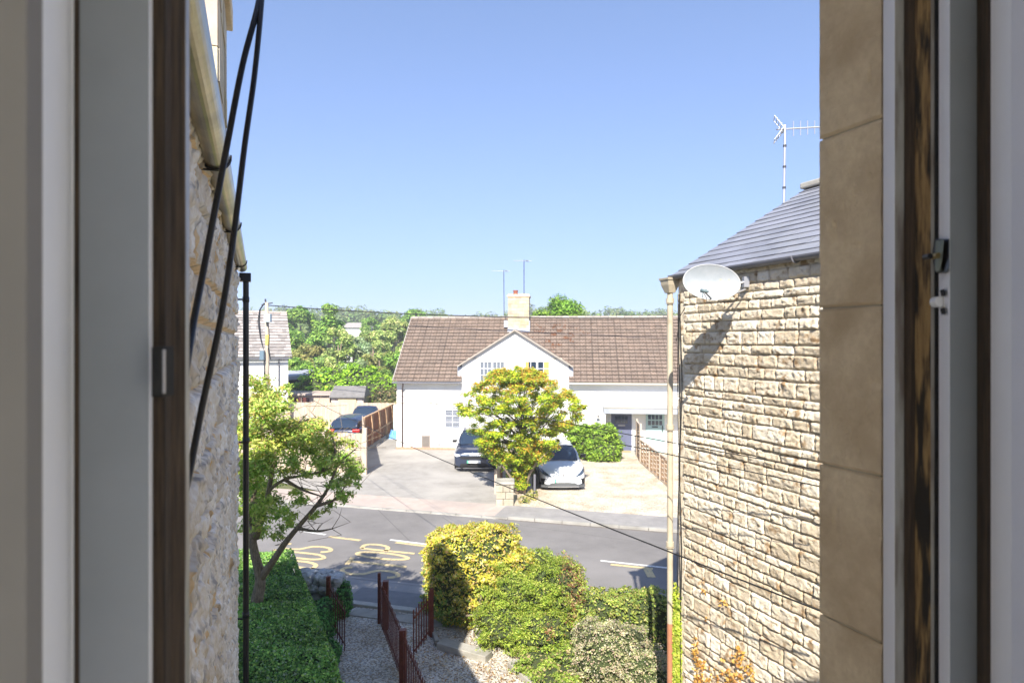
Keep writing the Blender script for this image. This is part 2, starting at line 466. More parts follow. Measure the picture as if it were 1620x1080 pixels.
# driveways, forecourts
dl = [rd(-14.5, 21.4), rd(-6.3, 21.4), Vector((-.35, 23.3, 0)), Vector((-.2, 35, 0)), Vector((-9, 47, 0)), Vector((-9.5, 33, 0)), Vector((-12, 29, 0))]
sheet('left_driveway', [rd(-13.5, 21.4), rd(-5.95, 21.4), (-.2, 23.5), (-.1, 34.4), (-6.3, 41), (-14, 41), (-15, 30)], .03, M['drive'])
sheet('right_gravel_drive', [rd(-5.9, 21.4), rd(9, 21.4), (10, 34), (-.1, 34.4), (-.15, 23.5)], .034, M['gravel_pale'])
sheet('gravel_path', [(-7, 4), (6, 4), (4, 10), rd(2, 12.38), rd(-7, 12.38), (-6, 9)], .012, M['gravel'])
MB_ = MB()
strip('threshold_slab', -6.95, -5.45, 11.93, 12.3, -.1, .035, M['concrete'], bevel=.01)
strip('gateway_slab', -5.35, -4.5, 11.9, 12.25, -.1, .033, M['concrete'], bevel=.01)
strip('pavement_patch', -7.4, -5.4, 12.56, 13.35, .0, .036, mat('patch_tarmac', (.16, .165, .17), (.2, .2, .205), 4, .9, .4, 80))

# ------------------------------------------------------------------ road markings
def dash(name, px0, py0, px1, py1, w, m, z=.006, label=None):
    a = P(px0, py0, CAMZ / (py0 - 540) * FOC); b = P(px1, py1, CAMZ / (py1 - 540) * FOC)
    a.z = b.z = z
    d = (b - a).normalized(); n = Vector((-d.y, d.x, 0)) * w / 2
    return MB().add([a - n, b - n, b + n, a + n], [(0, 1, 2, 3)]).build(name, m)

for q in ((950, 886.5, 1060, 898.5, .1), (480, 840, 515, 845.5, .1), (617, 853.5, 690, 862.5, .1), (-200, 752, 200, 800, .1)):
    tag(dash('centre_line', *q[:4], q[4], M['white_line']), kind='structure')
for q in ((521, 848.5, 570, 854.5, .14), (626, 857.5, 690, 866, .14), (966, 892.5, 1033, 899.5, .13), (1024, 900, 1031, 913, .2)):
    tag(dash('bay_line', *q[:4], q[4], M['yellow_line']), kind='structure')

seam = mat('tar_seam', (.06, .058, .056), (.1, .095, .09), 20, .8)
for q in ((598, 806, 650, 857, .018), (700, 818, 722, 832, .015), (745, 820, 1050, 862, .012)):
    tag(dash('road_seam', *q[:4], q[4], seam, z=.003), kind='structure')

def stroke(mb, pts, w):
    n = len(pts)
    L_, R_ = [], []
    for i in range(n):
        p = Vector(pts[i]); d = (Vector(pts[min(i + 1, n - 1)]) - Vector(pts[max(i - 1, 0)])).normalized()
        q = Vector((-d.y, d.x)) * w / 2
        L_.append(p + q); R_.append(p - q)
    b = len(mb.v)
    mb.v += [(p.x, p.y, 0) for p in L_] + [(p.x, p.y, 0) for p in R_]
    for i in range(n - 1):
        mb.f.append([b + n + i, b + n + i + 1, b + i + 1, b + i]); mb.c.append((1, 1, 1))

def arc(cx, cy, rx, ry, a0, a1, n=12):
    return [(cx + rx * math.cos(R(a0 + (a1 - a0) * i / n)), cy + ry * math.sin(R(a0 + (a1 - a0) * i / n))) for i in range(n + 1)]
# letters in a .52 wide, 1 high cell
LET = {
    'S': [arc(.26, .76, .21, .19, 20, 180)[0:] + [(.06, .70), (.12, .58), (.26, .5), (.40, .42), (.46, .30)] + arc(.26, .24, .2, .19, 0, -165)],
    'T': [[(0, .95), (.52, .95)], [(.26, .93), (.26, 0)]],
    'O': [arc(.26, .5, .21, .44, 0, 360, 28)],
    'P': [[(.06, 0), (.06, .95)], [(.05, .94), (.28, .94)] + arc(.28, .72, .19, .22, 90, -90) + [(.05, .5)]],
    'B': [[(.06, 0), (.06, .95)], [(.05, .94), (.26, .94)] + arc(.26, .74, .17, .2, 90, -90) + [(.05, .54)], [(.2, .54)] + arc(.26, .29, .2, .25, 90, -90) + [(.05, .04)]],
    'U': [[(.06, 1), (.06, .3)] + arc(.26, .3, .2, .26, 180, 360) + [(.46, 1)]],
}
def road_word(word, o, rdir, udir, wcell, h, sw, gap=1.12):
    mb = MB()
    for i, ch in enumerate(word):
        for st in LET[ch]:
            k = MB(); stroke(k, [(x * wcell / .52, y * h) for x, y in st], sw)
            k.v = [tuple(o + rdir * (v[0] + i * wcell * gap) + udir * v[1] + Vector((0, 0, .007))) for v in k.v]
            mb.add(k.v, k.f)
    return tag(mb.build('road_lettering', M['yellow_line']), kind='structure')
ud = -TR
RDR = Vector((.05, 1, 0)).normalized()
road_word('STOP', Vector((-2.76, 15.38, 0)), RDR, ud, .54, 1.72, .135, 1.14)
road_word('BUS', Vector((-5.02, 16.05, 0)), RDR, ud, .54, 1.75, .135)

# ------------------------------------------------------------------ roofs
def tile_roof(name, x0, x1, y0, z0, y1, z1, row, tw, matl, parent, wave=.02, step=.03, tint=.12, sub=.05, flatk=False, local=True, seed=1, patch=None, hole=None):
    """tiled plane from eave (y0,z0) to ridge (y1,z1), in parent's local frame"""
    L = math.hypot(y1 - y0, z1 - z0); nrow = max(1, round(L / row)); row = L / nrow
    nu = int((x1 - x0) / sub); us = np.linspace(x0, x1, nu + 1)
    vs = []
    for r in range(nrow):
        vs += [(r * row, 1., r), (r * row + row * .5, .5, r), ((r + 1) * row - .035, .12, r)]
    V = np.array([v[0] for v in vs]); S = np.array([v[1] for v in vs]); RW = np.array([v[2] for v in vs])
    U, VV = np.meshgrid(us, V); SS = np.meshgrid(us, S)[1]; RR = np.meshgrid(us, RW)[1]
    ph = U / tw * 2 * np.pi
    w = wave * (np.maximum(np.sin(ph), -.35)) if not flatk else 0 * U
    h = SS * step + w + .006 * vnoise(U / tw * 1.0 + RR * 13.7, RR * 1.0, seed)
    d = Vector((0, y1 - y0, z1 - z0)).normalized(); n = Vector((0, -d.z, d.y))
    if n.z < 0: n = -n
    vt = np.stack([U, y0 + d.y * VV + n.y * h, z0 + d.z * VV + n.z * h], -1).reshape(-1, 3)
    ny_, nx_ = U.shape
    idx = np.arange(nx_ * ny_).reshape(ny_, nx_)
    F = np.stack([idx[:-1, :-1], idx[:-1, 1:], idx[1:, 1:], idx[1:, :-1]], -1).reshape(-1, 4)
    cu = (U[:-1, :-1] + U[1:, 1:]) / 2; cr = RR[:-1, :-1]
    tid = np.floor(cu / (tw * 2) + .25 * 0 + (cr % 2) * (.5 if flatk else 0))
    r1 = vnoise(tid * 7.77 + .5, cr * 5.3 + .5, seed + 3); r2 = fbm(cu / 2.5, cr * row / 1.6, seed + 9, 4)
    base = 1 + tint * r1 + tint * .8 * r2
    c = np.stack([base, base * (1 - .02 * r1), base * (1 - .04 * r1)], -1)
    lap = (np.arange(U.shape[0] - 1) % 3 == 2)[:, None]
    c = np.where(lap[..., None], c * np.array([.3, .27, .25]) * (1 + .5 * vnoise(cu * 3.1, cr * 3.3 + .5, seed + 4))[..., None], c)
    jo = (np.abs((cu / tw + .3) % (2 if not flatk else 2) ) < .26)
    c = np.where((jo & ~lap)[..., None], c * .55, c)
    if patch is not None: c = patch(c, cu, cr * row, tid, cr)
    # dark lap line under each course
    # close underneath
    cc = np.clip(c.reshape(-1, 3), 0, 2)
    if hole:
        k = ~((cu > hole[0]) & (cu < hole[1]) & ((VV[:-1, :-1]) < hole[2])).ravel()
        F = F[k]; cc = cc[k]
    o = mesh_obj(name, vt, F, matl, parent, cols=cc, local=local, smooth=False)
    return o

# ------------------------------------------------------------------ stone walls as height fields
def stone_wall(name, o, e, nrm, length, z0, z1, res, hmin, hmax, wmin, wmax, relief, mortar_w, matl, seed, parent=None, quoin=0, rough=.5, tint=.14, mort=(1.12, 1.16, 1.22)):
    r = random.Random(seed)
    ns = int(length / res); nz = int((z1 - z0) / res)
    s = np.linspace(0, length, ns + 1); z = np.linspace(z0, z1, nz + 1)
    S, Zz = np.meshgrid(s, z)
    Sw = S + .008 * fbm(S * 4, Zz * 4, seed) ; Zw = Zz + .005 * fbm(S * 3, Zz * 5, seed + 1)
    H = np.full(S.shape, -1.); T = np.ones(S.shape); Q = np.zeros(S.shape)
    zz = z0 - .2; k = 0
    tilt_x = np.zeros(S.shape)
    while zz < z1 + .2:
        hh = r.uniform(hmin, hmax)
        rowm = (Zw >= zz) & (Zw < zz + hh)
        x = -r.uniform(0, wmax); first = True
        while x < length + .1:
            ww = r.uniform(wmin, wmax) * (1.25 if r.random() < .2 else 1)
            m = rowm & (Sw >= x) & (Sw < x + ww)
            if m.any():
                a = (Sw[m] - x); b = (Zw[m] - zz)
                dx = np.minimum(a, ww - a); dz = np.minimum(b, hh - b)
                dd = np.minimum(dx, dz)
                bul = np.clip((dd - mortar_w) / (relief * .5), 0, 1); bul = np.sqrt(bul * (2 - bul))
                face = r.uniform(.55, 1) + r.uniform(-.3, .3) * (a / ww - .5) + r.uniform(-.35, .5) * (b / hh - .5)
                H[m] = np.where(dd < mortar_w, -.02, bul * face * relief)
                T[m] = 1 + tint * r.uniform(-1, 1)
                k += 1
                Q[m] = k
            x += ww
        zz += hh
    body = H > 0
    H = np.where(body, H * (1 + rough * .7 * fbm(S * 8 + Q * 3.1, Zz * 9, seed + 5, 4)) + relief * rough * .95 * (np.abs(fbm(S * 11 + Q * 5.7, Zz * 17 + Q, seed + 6, 4)) * 2 - .55), H + .003 * vnoise(S * 60, Zz * 60, seed))
    if quoin:
        m = S < quoin
        H = np.where(m, .012 + .002 * fbm(S * 20, Zz * 20, seed), H); 
        hq = np.abs(((Zz - z0) % .42) - .0)
        H = np.where(m & (hq < .012), -.004, H)
        T = np.where(m, 1.12, T)
    H = np.clip(H, -.02, relief * 1.8)
    e = np.array(e); nn = np.array(nrm)
    V = np.array(o)[None, None, :] + S[..., None] * e + H[..., None] * nn
    V[..., 2] = Zz
    idx = np.arange(V.shape[0] * V.shape[1]).reshape(V.shape[:2])
    # orientation
    F = np.stack([idx[:-1, :-1], idx[:-1, 1:], idx[1:, 1:], idx[1:, :-1]], -1).reshape(-1, 4)
    cz = np.cross(e, [0, 0, 1])
    if np.dot(cz, nn) < 0: F = F[:, ::-1]
    t = T[:-1, :-1]; mm = (H[:-1, :-1] <= 0)
    c = np.stack([t, t * (1 + (t - 1) * .2), t * (1 + (t - 1) * .5)], -1)
    c[mm] = mort
    return mesh_obj(name, V.reshape(-1, 3), F, matl, parent, cols=c.reshape(-1, 3), smooth=True)

E_W = Vector((-.371, .928, 0)); E_U = Vector((.928, .371, 0))     # out of our window / along our facade
def uw(u, w, z=0): return E_U * u + E_W * w + Vector((0, 0, z))
EAVE = 6.68

# right-hand building: corner towards the street, wall running back towards us
CR = Vector((2.235, 8.45, 0)); ER = -E_W
rb = empty('stone_house', (CR.x, CR.y, 0), 0, 'golden rock-faced stone house with slate roof on the right of the passage', 'house')
stone_wall('wall', CR, ER, -E_U, 3.4, 0, EAVE, 0.0115, .085, .195, .15, .42, .034, .006, M['stone'], 21, rb, quoin=.13, rough=.42, tint=.2)
def uwbox(mb, u0, u1, w0, w1, z0, z1, c=None):
    return mb.prism([tuple(uw(u0, w0).xy), tuple(uw(u1, w0).xy), tuple(uw(u1, w1).xy), tuple(uw(u0, w1).xy)], z0, z1, c)
cu, cw = CR.dot(E_U), CR.dot(E_W)
HW = 2.36     # half width of the gable
mb = MB(); uwbox(mb, cu + .025, cu + 2 * HW, cw - 9, cw - .01, 0, EAVE); mb.build('wall_core', M['mortar'], rb)
# street gable triangle
RZ = EAVE + 1.36
g = [uw(cu + .01, cw - .012, EAVE), uw(cu + 2 * HW, cw - .012, EAVE), uw(cu + HW, cw - .012, RZ - .03)]
g2 = [p - E_W * .3 for p in g]
MB().add(g + g2, [(0, 1, 2), (5, 4, 3), (0, 3, 4, 1), (1, 4, 5, 2), (2, 5, 3, 0)]).build('gable', M['mortar'], rb)

def slate_slope(name, A, along, length, up, L, row, parent, seed):
    """slates: rows of thin slabs; A eave corner, along unit vector, up unit vector in the slope"""
    r = random.Random(seed); mb = MB(); n = along.cross(up).normalized()
    if n.z < 0: n = -n
    k = 0; nr = int(L / row)
    for i in range(nr + 1):
        x = -(i % 2) * .25
        v0 = i * row; v1 = min(v0 + row + .03, L)
        if v1 - v0 < .03: break
        while x < length:
            w = .5
            a = max(0, x); b = min(length, x + w - .004)
            if b - a > .01:
                g = 1 + r.uniform(-.1, .1); c = (g, g, g * r.uniform(.98, 1.03))
                lift = .014 + r.uniform(0, .004)
                q = [A + along * a + up * v0 + n * lift, A + along * b + up * v0 + n * lift, A + along * b + up * v1 + n * .003, A + along * a + up * v1 + n * .003]
                qq = [p - n * .009 for p in q]
                mb.add(q + qq, [(0, 1, 2, 3), (7, 6, 5, 4), (0, 4, 5, 1), (1, 5, 6, 2), (2, 6, 7, 3), (3, 7, 4, 0)], c)
            x += w
    return mb.build(name, M['slate'], parent, col=True)
ang = math.atan2(1.36, HW); slope_up = (E_U * math.cos(ang) + Vector((0, 0, 1)) * math.sin(ang))
OV = .1
A = uw(cu - OV, cw + .1, EAVE + .03 - OV * math.tan(ang))
SL = (HW + OV) / math.cos(ang)
slate_slope('roof_slates', A, -E_W, 9.1, slope_up, SL, .19, rb, 4)
slope_up2 = (-E_U * math.cos(ang) + Vector((0, 0, 1)) * math.sin(ang))
A2 = uw(cu + 2 * HW + OV, cw + .1, EAVE + .03 - OV * math.tan(ang))
mb = MB(); mb.add([A2, A2 - E_W * 9.1, A2 - E_W * 9.1 + slope_up2 * SL, A2 + slope_up2 * SL], [(0, 1, 2, 3)])
A3 = A + Vector((0, 0, -.005))
mb.add([A3, A3 - E_W * 9.1, A3 - E_W * 9.1 + slope_up * SL, A3 + slope_up * SL], [(0, 1, 2, 3)])
mb.build('roof_underlay', M['gutter_grey'], rb)
# ridge stones
mb = MB()
for k in range(14):
    a = uw(cu + HW, cw + .12 - k * .62, RZ + .06); b = uw(cu + HW, cw - .47 - k * .62, RZ + .06)
    mb.beam(a, b, .24, .09, up=(0, 0, 1))
mb.build('ridge_stones', M['concrete'], rb, bevel=.02)
# gutter of the right house (grey half round) and fascia dark
mb = MB()
def half_gutter(mb, a, b, r, n=10):
    d = (b - a).normalized(); s = d.cross(Vector((0, 0, 1))).normalized()
    pr = [(math.cos(R(t)) * r, math.sin(R(t)) * r) for t in np.linspace(180, 360, n)]
    pr += [(math.cos(R(t)) * (r - .006), math.sin(R(t)) * (r - .006)) for t in np.linspace(360, 180, n)]
    k = len(pr); vs = [p + s * x + Vector((0, 0, z)) for p in (a, b) for x, z in pr]
    mb.add(vs, [(i, (i + 1) % k, k + (i + 1) % k, k + i) for i in range(k)] + [list(range(k))[::-1], list(range(k, 2 * k))])
ga = uw(cu - .075, cw + .08, EAVE + .0); gb = uw(cu - .075, cw - 9, EAVE + .0)
half_gutter(mb, ga, gb, .055)
gut = mb.build('gutter', M['gutter_grey'], rb, smooth=False)
for k in range(7):
    mb = MB()
    p = uw(cu - .075, cw - .75 - k * 1.3, EAVE)
    for t in range(9):
        a = R(180 + t * 20); b = R(180 + (t + 1) * 20)
        mb.beam(p + E_U * math.cos(a) * .06 + Vector((0, 0, math.sin(a) * .06)), p + E_U * math.cos(b) * .06 + Vector((0, 0, math.sin(b) * .06)), .03, .006, up=E_W)
    mb.build('gutter_joint', M['gutter_grey'], gut)
# hopper and downpipe at the corner
DP = Vector((2.125, 8.5, 0))
dpt = empty('downpipe', DP, 0, 'beige downpipe with rust-red foot on the corner of the golden stone house', 'downpipe')
zt = EAVE - .03
mb = MB()
def frustum(mb, c, r0, r1, z0, z1):
    vs = [c + E_U * i * r0 + E_W * j * r0 + Vector((0, 0, z0)) for i, j in ((-1, -1), (1, -1), (1, 1), (-1, 1))] + [c + E_U * i * r1 + E_W * j * r1 + Vector((0, 0, z1)) for i, j in ((-1, -1), (1, -1), (1, 1), (-1, 1))]
    mb.add(vs, [(0, 3, 2, 1), (4, 5, 6, 7), (0, 1, 5, 4), (1, 2, 6, 5), (2, 3, 7, 6), (3, 0, 4, 7)])
frustum(mb, DP, .105, .11, zt - .03, zt); frustum(mb, DP, .085, .095, zt - .1, zt - .03); frustum(mb, DP, .05, .085, zt - .2, zt - .1)
mb.build('hopper', M['pipe_beige'], dpt, bevel=.004)
zr = CAMZ - .445 * 8.5
mb = MB().tube([DP + Vector((0, 0, zt - .2)), DP + Vector((0, 0, zr))], .039, 14, False)
for zz in (zt - .3, CAMZ - .135 * 8.5, CAMZ - .32 * 8.5):
    mb.tube([DP + Vector((0, 0, zz - .03)), DP + Vector((0, 0, zz + .03))], .054, 14)
    mb.tube([DP + Vector((0, 0, zz - .045)), DP + Vector((0, 0, zz - .038))], .058, 14)
mb.build('pipe', M['pipe_beige'], dpt, smooth=False)
MB().tube([DP + Vector((0, 0, zr)), DP], .04, 14, False).build('pipe_foot', M['pipe_rust'], dpt, smooth=True)
# wall cables beside the pipe
mb = MB(); base = uw(cu - .03, cw - .01)
for k in range(3):
    pts = [base - E_W * (.02 + .03 * k + .012 * math.sin(t * 1.3 + k * 2)) - E_U * (.01 + .01 * math.sin(t + k)) + Vector((0, 0, EAVE - .25 - t * .42)) for t in range(15)]
    mb.tube(pts, .006, 5)
mb.tube([P(1084, 486, 8.2), P(1076, 500, 8.3), P(1070, 540, 8.35)], .005, 5)
tag(mb.build('wall_cable', M['blackm'], origin=base), 'bundle of thin black cables running down the golden stone wall beside the beige pipe', 'cable')

# ------------------------------------------------------------------ left-hand building
CL = Vector((-3.235, 7.45, 0)); lu, lw = CL.dot(E_U), CL.dot(E_W)
lb = empty('rubble_house', (CL.x, CL.y, 0), 0, 'pale rough rubble stone house wall on the left of the passage', 'house')
stone_wall('wall', uw(lu - .035, .84), E_W, E_U, lw - .84, .0, EAVE + .02, .018, .2, .36, .28, .7, .05, .012, M['rubble'], 5, lb, rough=.5, tint=.14, mort=(1.02, .82, .56))
mb = MB(); uwbox(mb, lu - 7, lu - .05, .86, lw - .015, 0, EAVE); mb.build('wall_core', M['mortar'], lb)
# rough street-end face
stone_wall('end_wall', uw(lu - .035, lw - .02), -E_U, E_W, 2.5, 0, EAVE, .05, .2, .34, .25, .6, .045, .01, M['rubble'], 6, lb, rough=1.0, tint=.08)
lrun = 3.3; lris = 2.6
mb = MB()
ez = EAVE + .1
e0, e1_, e2_, e3_ = uw(lu + .02, lw + .08, ez), uw(lu + .02, lw - 6.4, ez), uw(lu - 2 * lrun, lw - 6.4, ez), uw(lu - 2 * lrun, lw + .08, ez)
r0, r1 = uw(lu - lrun, lw - 3.1, ez + lris), uw(lu - lrun, lw - 6.4, ez + lris)
mb.add([e0, e1_, e2_, e3_, r0, r1], [(0, 4, 5, 1), (0, 3, 4), (3, 2, 5, 4), (1, 5, 2), (0, 1, 2, 3)])
mb.build('roof', M['slate'], lb)
# chimney stack above the gutter
cs = empty('chimney_stack', uw(-.25, 4.2, 6.5), 0, 'cream stone chimney stack with brown ledge above the weathered gutter at top left', 'chimney')
def stack(mb, u0, u1, w0, w1, z0, z1, h, rr, proud=0, wl_=.35):
    z = z0
    while z < z1 - .01:
        hh = min(h * rr.uniform(.8, 1.2), z1 - z)
        for side in range(4):
            Ln = (u1 - u0) if side % 2 == 0 else (w1 - w0)
            x = 0
            while x < Ln - .01:
                ww = min(wl_ * rr.uniform(.6, 1.3), Ln - x)
                if Ln - x - ww < .08: ww = Ln - x
                g = rr.uniform(.82, 1.12); c = (g, g * rr.uniform(.95, 1.02), g * rr.uniform(.88, 1.03))
                d = rr.uniform(.0, .012) + proud
                i = .004
                if side == 0: uwbox(mb, u0 + x + i, u0 + x + ww - i, w0 - d, w0 + .04, z + i, z + hh - i, c)
                if side == 1: uwbox(mb, u1 - .04, u1 + d, w0 + x + i, w0 + x + ww - i, z + i, z + hh - i, c)
                if side == 2: uwbox(mb, u0 + x + i, u0 + x + ww - i, w1 - .04, w1 + d, z + i, z + hh - i, c)
                if side == 3: uwbox(mb, u0 - d, u0 + .04, w0 + x + i, w0 + x + ww - i, z + i, z + hh - i, c)
                x += ww
        z += hh
sw0 = uw(0, 0).dot(E_W)
# right face from Y=4.14 to 5.07 at offset -.25
wA = (Vector((-.269 - .4 * 4.14, 4.14, 0))).dot(E_W); wB = (Vector((-.269 - .4 * 5.07, 5.07, 0))).dot(E_W)
mb = MB(); stack(mb, -.58, -.25, wA, wB, 6.5, 8.35, .28, random.Random(3)); mb.build('shaft', M['chimney'], cs, col=True)
mb = MB(); uwbox(mb, -.57, -.26, wA + .01, wB - .01, 6.5, 8.35); mb.build('shaft_core', M['mortar'], cs)
mb = MB(); uwbox(mb, -.64, -.2, wA - .06, wB + .1, 8.33, 8.5); mb.build('ledge', M['jamb'], cs, bevel=.01)
# gutter
GA = uw(lu + .045, .95, EAVE + .0); GB = uw(lu + .045, lw + .02, EAVE + .0)
gr = empty('roof_gutter', GB, 0, 'weathered brassy half-round gutter running along the top of the pale rubble wall', 'gutter')
mb = MB(); half_gutter(mb, GA, GB, .062, 18); mb.build('trough', M['gutter'], gr, smooth=False)
for d in (3.0, 4.7, 6.9):
    mb = MB()
    y = d; w = (Vector((-.2 - .4 * d, d, 0))).dot(E_W)
    for off in (-.012, .012):
        for t in range(12):
            a_ = R(175 + t * 15.8); b_ = R(175 + (t + 1) * 15.8); p = uw(lu + .045, w + off, EAVE)
            mb.beam(p + E_U * math.cos(a_) * .068 + Vector((0, 0, math.sin(a_) * .068)), p + E_U * math.cos(b_) * .068 + Vector((0, 0, math.sin(b_) * .068)), .008, .005, up=E_W)
    mb.beam(uw(lu - .03, w, EAVE - .07), uw(lu + .05, w, EAVE - .07), .01, .008)
    mb.build('bracket', M['black'], gr)
dl_ = Vector((-3.19, 7.53, 0))
bp = empty('black_downpipe', dl_, 0, 'black square-topped downpipe on the street corner of the pale rubble wall', 'downpipe')
mb = MB(); uwbox(mb, dl_.dot(E_U) - .055, dl_.dot(E_U) + .075, dl_.dot(E_W) - .07, dl_.dot(E_W) + .07, EAVE - .17, EAVE - .07); mb.build('hopper', M['black'], bp, bevel=.006)
mb = MB().tube([dl_ + Vector((.02, 0, EAVE - .17)), dl_ + Vector((.02, 0, 0))], .034, 14, False)
for zz in (6.3, 4.62, 2.55, 1.0): mb.tube([dl_ + Vector((.02, 0, zz - .03)), dl_ + Vector((.02, 0, zz + .03))], .04, 14)
mb.build('pipe', M['black'], bp, smooth=True)
for zz in (6.3, 4.6, 2.5): MB().beam(dl_ + Vector((-.08, 0, zz)), dl_ + Vector((.02, 0, zz)), .02, .02).build('clip', M['black'], bp)

# ------------------------------------------------------------------ our own house: room and window
oh = empty('viewing_house', uw(.4, -1.3, 0), 0, 'room and stone wall of the house the open window belongs to', 'house')
mb = MB()
U0, U1 = -.235, .935
for (u0, u1, z0, z1) in ((-3, U0, 0, 7.0), (U1 + .05, 1.95, 0, 7.0), (U0, U1 + .05, 0, 5.02), (U0, U1 + .05, 6.62, 7.0)):
    uwbox(mb, u0, u1, .49, .71 if u0 != -3 else .70, z0, z1)
mb.build('inner_wall', flat('white_wall_paint', (.82, .81, .8), .8), oh)
mb = MB()
for (u0, u1, z0, z1) in ((-.4, -.105, 0, 7.0), (1.22, 1.95, 0, 7.0), (-.105, 1.22, 0, 5.05), (-.105, 1.22, 6.6, 7.0)):
    uwbox(mb, u0, u1, .713, .832, z0, z1)
mb.build('outer_wall', M['jamb'], oh)
RU0, RU1, RW0, RW1 = -1.9, 1.8, -3.4, .49
mb = MB()
uwbox(mb, RU0, RU1, RW0, RW1 - .002, 4.1, 4.3)          # floor
uwbox(mb, RU0, RU1, RW0, RW1 - .002, 7.0, 7.15)
uwbox(mb, RU0 - .2, RU0, RW0 - .2, RW1 - .004, 4.1, 7.15); uwbox(mb, RU1, RU1 + .2, RW0 - .2, RW1 - .004, 4.1, 7.15)
for (u0, u1, z0, z1) in ((RU0, -1.7, 4.1, 7.0), (1.6, RU1, 4.1, 7.0), (-1.7, 1.6, 4.1, 4.5), (-1.7, 1.6, 6.85, 7.0)):  # back wall with a wide unseen opening, added to let in sun as fill
    uwbox(mb, u0, u1, RW0 - .2, RW0, z0, z1)
mb.build('room_shell', flat('white_room_paint', (.84, .83, .8), .8), oh)
mb = MB()   # roof
e1 = [uw(-3, 1.05, 7.05), uw(2.02, 1.05, 7.05), uw(2.02, -1.35, 8.5), uw(-3, -1.35, 8.5), uw(-3, -3.85, 7.05), uw(2.02, -3.85, 7.05)]
mb.add(e1, [(0, 1, 2, 3), (3, 2, 5, 4), (0, 3, 4), (1, 5, 2)]); mb.build('roof', M['slate'], oh)

# stone jamb blocks on the right of the window
jb = empty('stone_jamb', uw(1.05, .77, 5.0), 0, 'shaded brown ashlar stone jamb blocks on the right outside the open window', 'window surround')
zs = [4.9, 5.32, 5.585, 5.858, 6.155, 6.45, 6.75]
r = random.Random(2)
for k in range(len(zs) - 1):
    # block as a bumpy grid on its left (visible) face
    z0, z1 = zs[k] + .0015, zs[k + 1] - .0015
    nW, nZ = 26, 60
    w = np.linspace(.714, .8365, nW); z = np.linspace(z0, z1, nZ); W, ZZ = np.meshgrid(w, z)
    ed = np.minimum.reduce([(W - .70) / .01, (.8375 - W) / .006, (ZZ - z0) / .004, (z1 - ZZ) / .004]); ed = np.clip(ed, 0, 1)
    h = .0012 * fbm(W * 60, ZZ * 40, k, 4) - (1 - ed) * .004 - .0025 * np.clip(vnoise(W * 45, ZZ * 45, 50 + k) - .72, 0, 1) * 4
    U = .917 - h * 1.0
    c0 = E_U; V = U[..., None] * np.array(E_U) + W[..., None] * np.array(E_W); V[..., 2] = ZZ
    idx = np.arange(nW * nZ).reshape(nZ, nW)
    F = np.stack([idx[:-1, :-1], idx[:-1, 1:], idx[1:, 1:], idx[1:, :-1]], -1).reshape(-1, 4)
    n0 = len(V.reshape(-1, 3))
    vv = V.reshape(-1, 3).tolist(); ff = F.tolist()
    # solid behind
    m2 = MB(); m2.v = [tuple(v) for v in vv]; m2.f = ff; m2.c = [(1, 1, 1)] * len(ff)
    uwbox(m2, .921, 1.22, .713, .834, z0, z1)
    m2.build('stone_block', M['jamb'], jb, smooth=False)
mb = MB(); uwbox(mb, .923, 1.21, .72, .832, 4.9, 6.75); mb.build('mortar', M['mortar'], jb)

# window frame profiles: list of (px, depth) with the material of the face that starts there
def frame_thing(name, label, pts, away, parts):
    """pts (px,D); parts (i0,i1,name,material,label)"""
    q = [Vector(((px - 810) / FOC * D, D, 0)) for px, D in pts]
    root = empty(name, (q[len(q) // 2].x, q[len(q) // 2].y, 5.0), 0, label, 'window frame')
    objs = {}
    for (i0, i1, nm, m, lab) in parts:
        poly = [q[i].xy for i in range(i0, i1 + 1)]
        back = [(q[i] + away + E_W * .0).xy for i in range(i1, i0 - 1, -1)]
        mbb = MB().prism([tuple(p) for p in poly] + [tuple(p) for p in back], 4.98, 6.66)
        o = mbb.build(nm, M[m], root, bevel=.0012)
        if lab: o['label'] = lab
    return root
fr = frame_thing('window_frame', 'weathered white window frame with stained seals and a latch, right side of the open window',
    [(1397, 1.002), (1415, .94), (1430, .938), (1436, .93), (1447, .925), (1456, .915), (1472, .90), (1478, .898), (1485, .892), (1502, .85), (1545, .848), (1556, .83), (1567, .82), (1600, .765), (1660, .70), (1760, .62)],
    E_U * .06, [(0, 1, 'outer_bead', 'reveal_white', None), (1, 2, 'groove', 'upvc_dirty', None), (2, 4, 'seal', 'grime', None), (4, 6, 'stained_rebate', 'grime2', 'yellow-brown mould-stained rebate'),
              (6, 7, 'inner_bead', 'upvc_dirty', None), (7, 8, 'slot', 'blackm', None), (8, 9, 'inner_bead', 'reveal_white', None), (9, 10, 'inner_channel', 'panel', None), (10, 12, 'seal', 'grime', None),
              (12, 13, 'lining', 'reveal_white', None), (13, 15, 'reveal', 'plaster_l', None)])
fl_ = frame_thing('window_frame', 'white window frame seen blurred with a dark brown stained seal, left side of the open window',
    [(300, .66), (294, .635), (286, .630), (272, .62), (262, .60), (242, .597), (236, .575), (127, .555), (118, .552), (112, .545), (104, .515), (90, .48), (68, .44), (42, .40), (0, .397), (-90, .39)],
    -E_U * .06 - E_W * .0, [(0, 1, 'outer_bead', 'upvc_dirty', None), (1, 3, 'seal', 'grime', None), (3, 4, 'stained_rebate', 'grime', None), (4, 5, 'seal', 'blackm', None), (5, 6, 'inner_bead', 'reveal_white', None),
                 (6, 7, 'casement_panel', 'panel', None), (7, 8, 'groove', 'grime', None), (8, 12, 'lining', 'reveal_white', None), (12, 14, 'reveal', 'plaster', None)])
